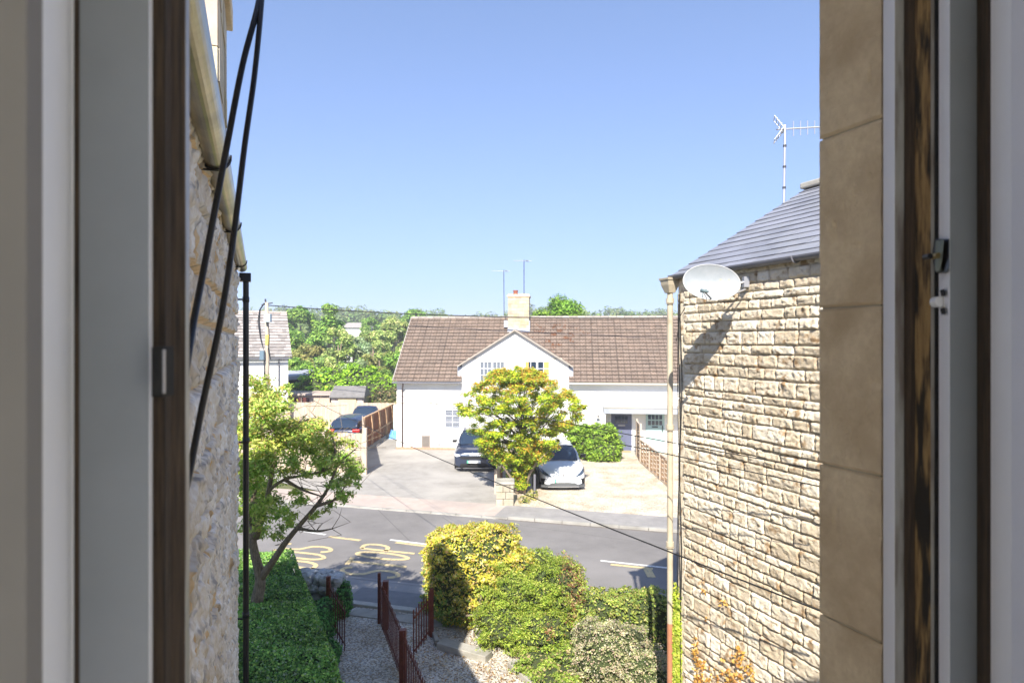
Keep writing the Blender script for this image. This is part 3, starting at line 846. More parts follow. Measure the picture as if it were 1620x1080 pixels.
# sill and head of the frame (outside the picture, seen from beside)
mb = MB(); uwbox(mb, U0, U1, .45, .71, 4.96, 5.0); mb.build('sill', M['upvc'], fr)
mb = MB(); uwbox(mb, U0, U1, .45, .71, 6.64, 6.68); mb.build('head', M['upvc'], fr)
# latch keeper on the right frame
def fp_(px, py, D): return P(px, py, D)
mb = MB()
mb.add([P(1479, 378, .885), P(1502, 378, .845), P(1502, 420, .845), P(1497, 431, .853), P(1481, 430, .882), P(1474, 405, .893)] + [p + E_U * .01 + Vector((0, .01, 0)) for p in [P(1479, 378, .885), P(1502, 378, .845), P(1502, 420, .845), P(1497, 431, .853), P(1481, 430, .882), P(1474, 405, .893)]],
       [(0, 1, 2, 3, 4, 5)] + [(i, (i + 1) % 6, 6 + (i + 1) % 6, 6 + i) for i in range(6)])
lt = mb.build('latch_keeper', M['black'], fr)
mb = MB(); mb.add([P(1485, 380, .868), P(1493, 380, .852), P(1491, 408, .856), P(1487, 429, .864), P(1484, 428, .87), P(1484, 400, .87)] + [p + Vector((0, .006, 0)) for p in [P(1485, 380, .868), P(1493, 380, .852), P(1491, 408, .856), P(1487, 429, .864), P(1484, 428, .87), P(1484, 400, .87)]],
       [(0, 1, 2, 3, 4, 5)] + [(i, (i + 1) % 6, 6 + (i + 1) % 6, 6 + i) for i in range(6)])
mb.build('keeper_plate', flat('aged_zinc', (.2, .22, .18), .5, .5), lt)
brass = flat('brass_screw', (.5, .36, .16), .35, .9)
for (px, py, rr_) in ((1484, 404, .0038), (1472, 405, .0038)):
    p = P(px, py, .862); MB().tube([p, p + Vector((0, .012, 0))], rr_, 14).build('screw', brass if px > 1480 else M['black'], lt)
mb = MB(); p = P(1488, 477, .872); mb.tube([p, p + Vector((0, .012, 0))], .0075, 12); mb.build('roller_cam', M['upvc'], fr)
mb = MB()
for py in (463, 492): mb.add([P(1487, py - 4, .876), P(1495, py - 6, .858), P(1495, py + 5, .858), P(1489, py + 5, .876)], [(0, 1, 2, 3)]); mb.add([P(1487, py - 4, .879), P(1495, py - 6, .861), P(1495, py + 5, .861), P(1489, py + 5, .879)], [(0, 1, 2, 3)])
mb.build('cam_slot', M['blackm'], fr)
mb = MB()
a = P(239, 548, .555); b_ = P(257, 628, .555); mb.box(a.x, b_.x, .555, .575, b_.z, a.z); mb.build('striker', M['blackm'], fl_, bevel=.001)
a = P(257.5, 553, .556); b_ = P(260.5, 622, .556); mb = MB(); mb.box(a.x, b_.x, .5555, .5575, b_.z, a.z); mb.build('striker_lip', M['metal'], fl_)

# thick black cables just outside the window
for k, (lab, pts) in enumerate((
    ('thick black hanging cable, the left of the two, ending higher on the rubble wall', [(412, -60), (410, 0), (384, 102), (359, 231), (324, 417), (308, 500), (298, 560), (286, 640)]),
    ('thick black hanging cable, the right of the two, reaching further down the rubble wall', [(416, -60), (414, 0), (403, 116), (387, 231), (370, 370), (350, 500), (320, 642), (301, 741), (284, 820)]))):
    Ds = np.linspace(1.35, .95 if k == 0 else .9, len(pts))
    pp = [P(x, y, d) for (x, y), d in zip(pts, Ds)]
    q = []
    for i in range(len(pp) - 1):     # smooth
        p0 = pp[max(i - 1, 0)]; p1 = pp[i]; p2 = pp[i + 1]; p3 = pp[min(i + 2, len(pp) - 1)]
        for t in np.linspace(0, 1, 8, endpoint=False):
            q.append(.5 * ((2 * p1) + (-p0 + p2) * t + (2 * p0 - 5 * p1 + 4 * p2 - p3) * t * t + (-p0 + 3 * p1 - 3 * p2 + p3) * t ** 3))
    q.append(pp[-1])
    tag(MB().tube(q, .0058 if k == 0 else .0053, 10).build('hanging_cable', M['black'], origin=pp[0], smooth=True), lab, 'cable', None)

# ------------------------------------------------------------------ satellite dish
dc = P(1125, 447, 7.12)
sd = empty('satellite_dish', dc, 0, 'grey oval satellite dish spotted with lichen on the golden stone wall under the gutter', 'satellite dish')
fw = Vector((-.10, -.93, .12)).normalized()      # facing direction
rt = Vector((0, 0, 1)).cross(fw).normalized(); rt = (rt + Vector((0, 0, .0))).normalized(); up_ = fw.cross(rt).normalized()
ra = R(-6); rt, up_ = rt * math.cos(ra) + up_ * math.sin(ra), -rt * math.sin(ra) + up_ * math.cos(ra)
mb = MB(); NR_, NA = 10, 40
vs = []
for side in (0, 1):
    for i in range(NR_ + 1):
        q = i / NR_
        for k in range(NA):
            t = 2 * math.pi * k / NA
            p = dc + rt * (.312 * q * math.cos(t)) + up_ * (.2 * q * math.sin(t)) + fw * (.055 * q * q - .03 - .006 * side)
            vs.append(p)
fs = []
for side in (0, 1):
    b = side * (NR_ + 1) * NA
    for i in range(NR_):
        for k in range(NA):
            f = (b + i * NA + k, b + i * NA + (k + 1) % NA, b + (i + 1) * NA + (k + 1) % NA, b + (i + 1) * NA + k)
            fs.append(f if side == 0 else f[::-1])
mb.add(vs, fs)
mb.build('reflector', M['dish'], sd, smooth=True)
rim = [dc + rt * (.313 * math.cos(t)) + up_ * (.201 * math.sin(t)) + fw * .024 for t in np.linspace(0, 2 * math.pi, 49)]
MB().tube(rim, .005, 6, False).build('rim', flat('rim_grey', (.5, .51, .5), .5), sd, smooth=True)
a = P(1127, 473, 7.08); l = a + fw * .28 - rt * .0 + Vector((-.02, 0, .02)); l = P(1114, 461, 6.85)
MB().tube([a + Vector((0, .02, 0)), l], .008, 8).tube([a + Vector((-.05, .02, 0)), l + Vector((-.01, 0, -.01))], .004, 6).build('feed_arm', M['black'], sd)
lb_ = MB().tube([l + Vector((-.03, .02, .012)), l + Vector((.02, -.02, .0))], .02, 12).tube([l + Vector((.01, -.01, .0)), l + Vector((.035, -.03, -.005))], .014, 12)
lb_.tube([l + Vector((-.02, 0, 0)), l + Vector((-.02, 0, -.07))], .004, 6).build('receiver_head', flat('lnb_grey', (.12, .17, .18), .5), sd, smooth=True)
wp = P(1180, 446, 7.22)
MB().tube([dc - fw * .05, dc - fw * .12 + rt * .1, wp], .014, 8).tube([dc + rt * .18 - fw * .03, dc + rt * .22 - fw * .1 + up_ * -.12, wp + Vector((0, 0, -.08))], .01, 8).box(wp.x - .03, wp.x + .03, wp.y - .03, wp.y + .03, wp.z - .06, wp.z + .06).build('bracket', M['metal'], sd)
# tv aerial on the right-hand roof
def aerial(name, base, top, boom_dir, blen, label, r=.014, el=7, refl=True, elen=.24, back=.25, parent=None, up=Vector((0, 0, 1)), horiz=False, strap=True, mm='metal'):
    root = empty(name, base, 0, label, 'aerial')
    b = Vector(base); t = Vector(top); bd = Vector(boom_dir).normalized()
    mb = MB().tube([b, t], r, 8)
    mb.build('mast', M[mm], root)
    if strap:
        for q in (.25, .5, .75): p = b.lerp(t, q); MB().tube([p - Vector((0, 0, .015)), p + Vector((0, 0, .015))], r * 1.4, 8).build('mast_strap', M['darkmetal'], root)
    tt = t - Vector((0, 0, .06))
    MB().tube([tt - bd * back, tt + bd * blen], r * .6, 6).build('boom', M['metal'], root)
    side = bd.cross(Vector((0, 0, 1))).normalized()
    ed = side if horiz else Vector((0, 0, 1))
    mb = MB()
    for k in range(el):
        p = tt + bd * (blen * (k + 1.2) / (el + .6)); L = elen * (1 - .25 * k / el)
        mb.tube([p - ed * L / 2, p + ed * L / 2], r * .4, 5)
    mb.build('element', M['metal'], root)
    if refl:
        mb = MB(); c = tt - bd * back * .2
        for s in (-1, 1):
            o1 = c + (side if not horiz else Vector((0, 0, 1))) * 0
            for k in range(5):
                q = ed * s * (.02 + k * elen * .17) - bd * (k * elen * .14)
                w = side if not horiz else side
                mb.tube([c + q - w * elen * .55, c + q + w * elen * .55], r * .35, 5)
            for w_ in (-1, 1):
                mb.tube([c + side * w_ * elen * .5, c + side * w_ * elen * .5 + ed * s * (.02 + 4 * elen * .17) - bd * (4 * elen * .14)], r * .35, 5)
        mb.build('reflector_grid', M['metal'], root)
    return root
aerial('roof_aerial', P(1240, 330, 9.3), P(1242, 198, 9.3), Vector((1, -.35, -.05)), .62, 'tall metal television aerial with grid reflector standing on the slate roof at right', r=.019, el=6, elen=.22, back=.12)

# ------------------------------------------------------------------ the white semi-detached house
HR = -math.atan(.085)
H0 = Vector((-6.22, 34.1, 0))
wh = empty('white_house', H0, HR, 'white rendered pair of cottages with brown tiled roof and a front gable across the road', 'house')
HM = Matrix.Translation(H0) @ Matrix.Rotation(HR, 4, 'Z')
HL, HD, HE, HRZ = 18.0, 7.6, 3.9, 7.22
mb = MB().box(0, HL, 0, HD, 0, HE)
mb.add([(0, 0, HE), (0, HD, HE), (0, HD / 2, HRZ - .1), (.2, 0, HE), (.2, HD, HE), (.2, HD / 2, HRZ - .1)], [(0, 2, 1), (3, 4, 5), (0, 1, 4, 3), (1, 2, 5, 4), (2, 0, 3, 5)])
mb.build('wall', M['render'], wh, local=True)
def lich(c, cu_, v, tid, row):
    m = np.exp(-((cu_ - 8.6) / 1.0) ** 2 - ((v - 3.6) / .8) ** 2)
    rr_ = vnoise(tid * 3.3 + .5, row * 4.1 + .5, 77)
    sp = (rr_ > .05) & (rng.random(c.shape[:2]) < m * 1.0)
    c[sp] *= [.75, .45, .28]
    return c
GX0, GX1, GC, GF, GA_ = 3.56, 9.24, 6.4, 4.62, 6.42
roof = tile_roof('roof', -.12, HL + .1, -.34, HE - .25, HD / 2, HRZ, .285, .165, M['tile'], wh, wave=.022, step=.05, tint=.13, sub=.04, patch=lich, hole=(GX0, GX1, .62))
MB().add([(-.12, .05, HE + .06), (HL + .1, .05, HE + .06), (HL + .1, HD / 2, HRZ - .04), (-.12, HD / 2, HRZ - .04), (-.12, HD + .2, HE - .17), (HL + .1, HD + .2, HE - .17)], [(0, 1, 2, 3), (3, 2, 5, 4)]).build('roof_back', M['tile'], wh, local=True)
mb = MB()
x = -.12
while x < HL:
    g = rnd.uniform(.85, 1.25); mb.tube([(x, HD / 2, HRZ - .02), (x + .43, HD / 2, HRZ - .02)], .1, 8, c=(g, g * .97, g * .92)); x += .45
mb.build('ridge_tile', M['greytile'], roof, local=True, col=True)
# verge mortar strip
MB().beam((-.14, -.32, HE - .2), (-.14, HD / 2, HRZ - .02), .05, .07).build('verge', M['greytile'], roof, local=True)
# front gable
GX0, GX1, GC, GF, GA_ = 3.56, 9.24, 6.4, 4.62, 6.42
MB().add([(GX0, -.04, 0), (GX1, -.04, 0), (GX1, -.04, GF), (GC, -.04, GA_ - .05), (GX0, -.04, GF), (GX0, .9, 0), (GX1, .9, 0), (GX1, .9, GF), (GC, 2.4, GA_ - .05), (GX0, .9, GF)],
         [(0, 1, 2, 3, 4), (0, 5, 6, 1), (1, 6, 7, 2), (2, 7, 8, 3), (3, 8, 9, 4), (4, 9, 5, 0)]).build('front_gable', M['render'], wh, local=True)
# gable roof planes
def quad_slab(pts, t, c=None):
    n = (Vector(pts[1]) - Vector(pts[0])).cross(Vector(pts[2]) - Vector(pts[0])).normalized() * t
    q = [Vector(p) for p in pts] + [Vector(p) - n for p in pts]
    return MB().add(q, [(0, 1, 2, 3), (7, 6, 5, 4), (0, 4, 5, 1), (1, 5, 6, 2), (2, 6, 7, 3), (3, 7, 4, 0)])
sl_ = (GA_ - GF) / (GC - GX0)
for sgn, gx in ((-1, GX0), (1, GX1)):
    foot = gx + sgn * .22; zf = GF - .22 * sl_ + .02
    yb = lambda z: (z - (HE - .14)) / ((HRZ - HE + .14) / (HD / 2 + .22)) - .22
    quad_slab([(foot, -.2, zf), (GC, -.2, GA_ + .02), (GC, yb(GA_) + .25, GA_ + .02), (foot, yb(zf) + .2, zf)], .05 * sgn * -1).build('gable_roof', M['tile'], wh, local=True)
    MB().beam((foot, -.235, zf - .03), (GC, -.235, GA_ - .02), .05, .075).build('barge_board', flat('barge_grey', (.34, .3, .25), .7), wh, local=True)
    MB().box(min(gx + sgn * .005, gx + sgn * .24), max(gx + sgn * .005, gx + sgn * .24), -.03, .5, HE + .02, GF - .17).build('gable_cheek', M['lead'], wh, local=True)
MB().box(GX0 + .35, GX1 - .35, -.075, -.042, 4.88, 4.93).build('string_course', mat('stained_render', (.66, .62, .54), (.52, .48, .4), 3, .9, stretch=(.5, 1, 4)), wh, local=True)
# gutters
MB().box(-.1, GX0, -.32, -.002, HE - .3, HE - .27).build('soffit', M['render'], wh, local=True)
MB().box(GX1, HL, -.32, -.002, HE - .3, HE - .27).build('soffit', M['render'], wh, local=True)
mb = MB().box(-.15, GX0 - .02, -.44, -.34, HE - .33, HE - .25); mb.build('gutter', M['gutter_grey'], wh, local=True, bevel=.01)
mb = MB().box(GX1 + .02, HL, -.44, -.34, HE - .33, HE - .25); mb.build('gutter', M['gutter_cream'], wh, local=True, bevel=.01)
MB().tube([(.45, -.39, HE - .3), (.42, -.3, HE - .46), (.33, -.07, HE - .7), (.33, -.07, .0)], .04, 8).build('downpipe', flat('brown_pipe', (.07, .045, .04), .5), wh, local=True)
MB().box(0, GX0, -.03, -.012, 2.48, 2.505).build('wall_conduit', M['gutter_cream'], wh, local=True)
MB().box(GX1 + .02, 10.9, -.03, -.012, 2.44, 2.47).build('wall_conduit', M['gutter_cream'], wh, local=True)
MB().box(.0, 3.3, -.2, -.002, 0, .13).box(3.3, 3.56, -.12, -.002, 0, .08).build('plinth', M['dirtyplinth'], wh, local=True, bevel=.02)
# vent grille
v = MB().box(1.36, 1.84, -.03, -.002, .14, .78).build('vent_grille', flat('vent_frame', (.3, .27, .24), .6), wh, local=True)
mb = MB()
for k in range(9): mb.box(1.41, 1.79, -.045, -.031, .19 + k * .06, .215 + k * .06)
mb.build('slat', flat('vent_slat', (.12, .1, .09), .6), v, local=True)
MB().box(2.25, 2.4, -.06, -.002, .28, .42).build('socket_box', M['canopy'], wh, local=True)
# windows
def window(x0, x1, z0, z1, lights, kind, y=-.04, cols_=2, rows_=3):
    f = MB(); t = .055
    f.box(x0, x1, y - .04, y - .002, z1 - t, z1).box(x0, x1, y - .04, y - .002, z0, z0 + t)
    f.box(x0, x0 + t, y - .04, y - .002, z0 + t, z1 - t).box(x1 - t, x1, y - .04, y - .002, z0 + t, z1 - t)
    w = (x1 - x0) / lights
    for k in range(1, lights): f.box(x0 + k * w - .05, x0 + k * w + .05, y - .042, y - .002, z0 + t, z1 - t)
    win = f.build('window', M['upvc'], wh, local=True)
    g = MB(); gb = MB()
    for k in range(lights):
        a = x0 + k * w + (.05 if k else t); b = x0 + (k + 1) * w - (.05 if k < lights - 1 else t)
        g.box(a, b, y - .012, y - .003, z0 + t, z1 - t)
        for i in range(1, cols_): gb.box(a + (b - a) * i / cols_ - .014, a + (b - a) * i / cols_ + .014, y - .03, y - .013, z0 + t, z1 - t)
        for j in range(1, rows_):
            zz = z0 + t + (z1 - z0 - 2 * t) * j / rows_; gb.box(a, b, y - .028, y - .0135, zz - .014, zz + .014)
    g.build('pane', M['glass'] if kind != 'bright' else flat('painted_sky_pane', (.16, .18, .21), .08), win, local=True)  # lighter base colour on the bright pane stands in for reflected sky
    gb.build('glazing_bar', M['upvc'], win, local=True)
    MB().box(x0 - .06, x1 + .06, y - .09, y - .001, z0 - .06, z0).build('sill', M['upvc'], win, local=True)
    MB().box(x0 - .05, x1 + .05, y - .06, y - .001, z1, z1 + .035).build('drip_mould', M['canopy'], win, local=True)
    if kind == 'curtain':
        for a, b in ((x0 + t, x0 + t + .17), (x1 - t - .3, x1 - t)): MB().box(a, b, y - .0145, y - .0125, z0 + t, z1 - t).build('curtain', M['curtain'], win, local=True)
    if kind == 'shutter':
        c = MB(); zz = z0 + t
        while zz < z1 - t - .03:
            for k in range(lights):
                a = x0 + k * w + .06; b = x0 + (k + 1) * w - .06
                c.box(a, b, y - .02, y - .0125, zz, zz + .038)
            zz += .075
        c.build('shutter_slats', M['canopy'], win, local=True)
    return win
window(4.5, 5.88, 3.62, 4.76, 2, 'bright', cols_=3)
window(6.9, 8.26, 3.6, 4.78, 2, 'curtain')
window(2.62, 3.98 - .5, 1.14, 2.2, 1, 'shutter', y=-.0)
# doors, porch canopy
DX0, DX1 = 11.45, 12.52
MB().box(DX0 - .07, DX0, -.05, -.002, 0, 2.1).box(DX1, DX1 + .07, -.05, -.002, 0, 2.1).box(DX0 - .07, DX1 + .07, -.05, -.002, 2.1, 2.17).build('door_frame', M['upvc'], wh, local=True)
d1 = MB().box(DX0, DX1, -.035, -.003, .05, 2.1).build('door', M['door_blue'], wh, local=True); d1['label'] = 'slate blue front door with glazed top'
mb = MB()
for k in range(8): mb.box(DX0 + .1 + k * .11, DX0 + .115 + k * .11, -.042, -.036, .15, 1.3)
mb.box(DX0 + .05, DX1 - .05, -.045, -.036, .1, .14).box(DX0 + .05, DX1 - .05, -.045, -.036, 1.32, 1.37).build('door_board', M['door_blue'], d1, local=True)
mb = MB()
for i in range(4):
    for j in range(2): mb.box(DX0 + .2 + i * .17, DX0 + .35 + i * .17, -.046, -.037, 1.52 + j * .2, 1.7 + j * .2)
mb.build('door_pane', M['glass'], d1, local=True)
MB().box(DX0 + .36, DX0 + .72, -.05, -.037, 1.38, 1.46).build('letter_plate', M['metal'], d1, local=True)
MB().tube([(DX0 + .08, -.05, 1.45), (DX0 + .08, -.09, 1.45)], .03, 8).build('door_knob', M['metal'], d1, local=True)
MB().box(DX0 - .1, DX1 + .25, -.75, -.04, 0, .12).build('door_step', M['concrete'], wh, local=True)
MB().box(DX0 + .1, DX1 - .1, -.68, -.2, .12, .135).build('door_mat', flat('coir', (.4, .3, .16), .95), wh, local=True)
d2 = MB().box(13.25, 14.2, -.035, -.003, .0, 2.1).build('door', M['door_teal'], wh, local=True); d2['label'] = 'pale teal front door with eight small panes'
mb = MB()
for i in range(4):
    for j in range(2): mb.box(13.36 + i * .19, 13.51 + i * .19, -.046, -.037, 1.45 + j * .3, 1.68 + j * .3)
mb.build('door_pane', M['glass'], d2, local=True)
MB().box(13.56, 13.86, -.05, -.037, 1.33, 1.39).build('letter_plate', M['black'], d2, local=True)
MB().box(14.08, 14.12, -.07, -.037, 1.1, 1.45).build('door_handle', M['black'], d2, local=True)
MB().box(11.02, 15.5, -1.1, -.05, 2.14, 2.46).build('porch_canopy', M['canopy'], wh, local=True, bevel=.01)
MB().box(11.02, 15.5, -1.14, -1.08, 2.44, 2.5).build('canopy_trim', M['gutter_cream'], wh, local=True)
MB().box(11.02, 11.1, -1.05, -.03, 0, 2.139).build('porch_side', M['render'], wh, local=True)
MB().tube([(10.78, -.01, 1.95), (10.78, -.16, 2.0), (10.78, -.18, 1.93)], .012, 6).tube([(10.78, -.18, 1.94), (10.78, -.18, 1.86)], [.02, .1], 10).build('wall_lamp', M['darkmetal'], wh, local=True)
mb = MB(); mb.add([(10.78, -.03, 1.75), (10.92, -.03, 1.58), (10.78, -.03, 1.41), (10.64, -.03, 1.58), (10.78, -.012, 1.75), (10.92, -.012, 1.58), (10.78, -.012, 1.41), (10.64, -.012, 1.58)], [(3, 2, 1, 0), (0, 1, 5, 4), (1, 2, 6, 5), (2, 3, 7, 6), (3, 0, 4, 7)])
mb.build('wall_plaque', M['lead'], wh, local=True)
MB().box(11.2, 11.34, -.05, -.005, 1.35, 1.5).build('house_number_box', M['black'], wh, local=True)
# chimney
ch = empty('x', (0, 0, 0)); bpy.data.objects.remove(ch)
cx0, cx1, cy0, cy1, cz0, cz1 = 5.78, 6.98, 2.75, 3.75, 6.1, 8.35
mb = MB(); rr = random.Random(9); z = 6.55
while z < cz1 - .01:
    hh = min(.2, cz1 - z)
    for side in range(4):
        Ln = (cx1 - cx0) if side % 2 == 0 else (cy1 - cy0); x = 0
        while x < Ln - .01:
            ww = min(rr.uniform(.2, .42), Ln - x)
            if Ln - x - ww < .1: ww = Ln - x
            g = rr.uniform(.8, 1.2); c = (g, g * rr.uniform(.93, 1.03), g * rr.uniform(.85, 1.05)); i = .006; d = rr.uniform(0, .012)
            if side == 0: mb.box(cx0 + x + i, cx0 + x + ww - i, cy0 - d, cy0 + .05, z + i, z + hh - i, c)
            if side == 1: mb.box(cx1 - .05, cx1 + d, cy0 + x + i, cy0 + x + ww - i, z + i, z + hh - i, c)
            if side == 2: mb.box(cx0 + x + i, cx0 + x + ww - i, cy1 - .05, cy1 + d, z + i, z + hh - i, c)
            if side == 3: mb.box(cx0 - d, cx0 + .05, cy0 + x + i, cy0 + x + ww - i, z + i, z + hh - i, c)
            x += ww
    z += hh
cho = mb.build('chimney', M['chimney'], wh, local=True, col=True)
MB().box(cx0 + .01, cx1 - .01, cy0 + .01, cy1 - .01, cz0, cz1).build('chimney_core', M['mortar'], cho, local=True)
MB().box(cx0 - .03, cx1 + .03, cy0 - .04, cy0 + .01, 6.2, 6.56).box(cx0 - .25, cx0 - .0, cy0 + .1, cy1, 6.62, 7.02).box(cx1, cx1 + .06, cy0, cy1, 6.3, 7.0).build('flashing', M['lead'], cho, local=True)
MB().box(cx0 - .06, cx1 + .06, cy0 - .06, cy1 + .06, cz1, cz1 + .1).box(cx0 - .02, cx1 + .02, cy0 - .02, cy1 + .02, cz1 + .1, cz1 + .16).build('cap', M['jamb'], cho, local=True, bevel=.015)
MB().tube([(6.18, 3.2, cz1 + .15), (6.18, 3.2, cz1 + .24), (6.18, 3.2, cz1 + .25), (6.18, 3.2, cz1 + .42)], [.17, .14, .12, .15], 12).build('chimney_pot', M['pot'], cho, local=True)
MB().tube([(6.65, 3.2, cz1 + .15), (6.65, 3.2, cz1 + .22)], [.2, .17], 12).build('chimney_pot', M['jamb'], cho, local=True)
aerial('house_aerial', P(797.5, 497, 36.6), P(797, 427, 36.6), Vector((-1, .1, .02)), .7, 'shorter thin aerial on the left side of the white house chimney', r=.02, el=8, elen=.26, back=.35, horiz=True, mm='darkmetal')
aerial('house_aerial', P(829, 482, 36.4), P(829, 411, 36.4), Vector((-1, .1, .03)), .6, 'taller aerial with broad grid reflector on the right side of the white house chimney', r=.022, el=9, elen=.3, back=.45, horiz=True, mm='darkmetal')

# ------------------------------------------------------------------ grey-roofed house on the left
H2 = Vector((-14.75, 42, 0)); r2 = R(24)
gh = empty('grey_roofed_house', H2, r2, 'white rendered house with chequered grey tiled roof behind the utility pole', 'house')
MB().box(-9, -.12, 0, 8, 0, 4.95).add([(-.12, 0, 4.95), (-.12, 8, 4.95), (-.12, 4, 7.75), (-9, 0, 4.95), (-9, 8, 4.95), (-9, 4, 7.75)], [(0, 1, 2), (3, 5, 4), (0, 2, 5, 3), (1, 4, 5, 2)]).build('wall', M['render'], gh, local=True)
def chk(c, cu_, v, tid, row):
    s = 1 + .22 * np.sign(vnoise(tid * 3.1 + .5, row * 2.7 + .5, 5)) * ((row % 3) != 1)
    c *= s[..., None]; return c
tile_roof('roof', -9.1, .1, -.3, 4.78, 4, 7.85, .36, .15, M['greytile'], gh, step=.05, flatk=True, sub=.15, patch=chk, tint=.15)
MB().add([(-9.1, 4, 7.85), (.1, 4, 7.85), (.1, 8.3, 4.78), (-9.1, 8.3, 4.78)], [(0, 1, 2, 3)]).build('roof_back', M['feltroof'], gh, local=True)
mb = MB()
for k in range(20): mb.tube([(.1 - k * .46, 4, 7.86), (-.34 - k * .46, 4, 7.86)], .11, 8)
mb.build('ridge_tile', M['pave_pink'], gh, local=True)
MB().box(-9.1, .1, -.42, -.3, 4.66, 4.76).build('gutter', M['gutter_grey'], gh, local=True)
MB().tube([(-.7, -.35, 4.7), (-.7, -.08, 4.4), (-.7, -.08, 0)], .045, 8).build('downpipe', M['gutter_grey'], gh, local=True)

# utility pole
pb = Vector((-14.75, 38, 0))
up = empty('utility_pole', pb, 0, 'wooden utility pole with transformer boxes and loose cables in front of the grey-roofed house', 'utility pole')
MB().tube([pb, pb + Vector((.05, 0, 4.5)), pb + Vector((0, 0, 8.15))], [.14, .12, .1], 10).build('post', M['polewood'], up, smooth=True)
MB().box(pb.x - .02, pb.x + .36, 37.6, 37.9, 6.95, 7.45).build('transformer', mat('box_blue_grey', (.5, .58, .62), (.42, .5, .55), 6, .6), up, bevel=.03)
MB().box(pb.x - .28, pb.x - .02, 37.6, 37.85, 4.7, 5.25).build('junction_box', flat('box_slate', (.12, .18, .23), .5), up, bevel=.02)
MB().tube([pb + Vector((.05, -.02, 5.6)), pb + Vector((.06, -.02, 6.2))], .125, 10).build('marker_band', flat('yellow_band', (.7, .55, .12), .6), up)
mb = MB()
for k in range(5):
    o_ = rnd.uniform(-.05, .05)
    mb.tube([pb + Vector((-.1 + o_, -.1, 8.1)), pb + Vector((-.35 + o_, -.15, 7.7)), pb + Vector((-.42 + o_ * 2, -.15, 7)), pb + Vector((-.3 + o_, -.15, 6)), pb + Vector((-.12, -.15, 5.3))], .022, 5)
mb.tube([pb + Vector((.15, -.15, 7.0)), pb + Vector((.22, -.15, 6.2)), pb + Vector((.15, -.15, 5.2)), pb + Vector((.3, -.15, 4.7)), pb + Vector((.2, -.15, 5.4))], .025, 5)
mb.tube([pb + Vector((-.08, -.15, 4.7)), pb + Vector((-.06, -.15, 2.5))], .04, 5)
mb.build('cable_loop', M['black'], up)
MB().tube([pb + Vector((-.3, 0, 8.0)), pb + Vector((.35, 0, 8.12))], .04, 6).tube([pb + Vector((-.05, 0, 8.1)), pb + Vector((-.08, 0, 8.35))], .05, 6).build('top_bracket', M['darkmetal'], up)

# ------------------------------------------------------------------ overhead wires
def wire(name, label, p0, D0, p1, D1, r, sag=.3, n=24):
    a = P(*p0, D0); b = P(*p1, D1)
    pts = [a.lerp(b, i / n) - Vector((0, 0, 4 * sag * (i / n) * (1 - i / n))) for i in range(n + 1)]
    tag(MB().tube(pts, r, 5).build(name, M['blackm'], origin=a), label, 'wire')
wire('overhead_wire', 'lowest and thickest black wire, sagging across the road to the golden stone wall', (424, 590), 38, (1330, 978), 5.6, .009, .35)
wire('overhead_wire', 'upper of the two thin wires crossing the white house towards the golden stone wall', (424, 572), 38, (1330, 749), 5.7, .006, .1)
wire('overhead_wire', 'lower of the two thin wires crossing the white house towards the golden stone wall', (424, 574), 38, (1330, 776), 5.6, .006, .1)
wire('overhead_wire', 'black wire running level from the top of the utility pole to the white house chimney', (425, 483), 38, (1060, 503), 34, .03, .25)

# ------------------------------------------------------------------ fences and sheds
def closeboard(mb, a, b, z0, z1, w=.125, rr=rnd, t=.018, cap=False, step=None):
    a = Vector((a[0], a[1], 0)); b = Vector((b[0], b[1], 0)); L = (b - a).length; d = (b - a) / L; n = Vector((-d.y, d.x, 0))
    x = 0
    while x < L - .02:
        ww = min(w, L - x); g = rr.uniform(.85, 1.12); zz = z1 + rr.uniform(-.012, .012)
        p0 = a + d * x; p1 = a + d * (x + ww - .006)
        o = n * (t if int(x / w) % 2 else 0)
        vs = [p0 + o, p1 + o, p1 + o + n * t, p0 + o + n * t]
        mb.prism([tuple(v.xy) for v in vs], z0, zz, (g, g * .98, g * rr.uniform(.9, 1.02)))
        x += w
f1 = empty('boundary_fence', (-6.4, 27.3, 0), 0, 'pale weathered closeboard fence facing the road in front of the navy car', 'fence')
mb = MB(); closeboard(mb, (-6.45, 27.5), (-13.5, 29.5), 0, 1.8); mb.build('boards', M['fence_pale'], f1, col=True)
mb = MB(); closeboard(mb, (-6.43, 27.6), (-7.75, 32.8), 0, 1.95); mb.build('boards', M['fence_pale'], f1, col=True)
MB().box(-6.47, -6.3, 27.36, 27.53, 0, 2.05).build('post', M['fence_pale'], f1, bevel=.01)
f2 = empty('boundary_fence', (-7.8, 33, 0), 0, 'red-brown panel fence with orange posts beside the pale driveway', 'fence')
mb = MB(); closeboard(mb, (-7.78, 32.9), (-7.6, 40), 0.05, 1.78, .15); mb.build('boards', M['fence_brown'], f2, col=True)
for k in range(5):
    p = Vector((-7.78, 33.0, 0)).lerp(Vector((-7.6, 39.9, 0)), k / 4)
    MB().box(p.x + .0, p.x + .1, p.y - .05, p.y + .05, 0, 1.85).build('post', M['fence_post'], f2)
MB().beam((-7.70, 32.9, 1.84), (-7.54, 40, 1.84), .1, .05).build('cap_rail', M['fence_post'], f2)
MB().beam((-7.74, 32.9, .75), (-7.58, 40, .75), .04, .08).build('mid_rail', M['fence_post'], f2)
MB().beam((-7.7, 32.9, .08), (-7.5, 40, .08), .12, .16).build('gravel_board', M['concrete'], f2)
f3 = empty('boundary_fence', (-12, 41, 0), 0, 'long pale vertical board fence in front of the two sheds', 'fence')
mb = MB(); closeboard(mb, (-19, 41.5), (-7.4, 40.6), 0, 1.85, .15); mb.build('boards', M['fence_pale'], f3, col=True)
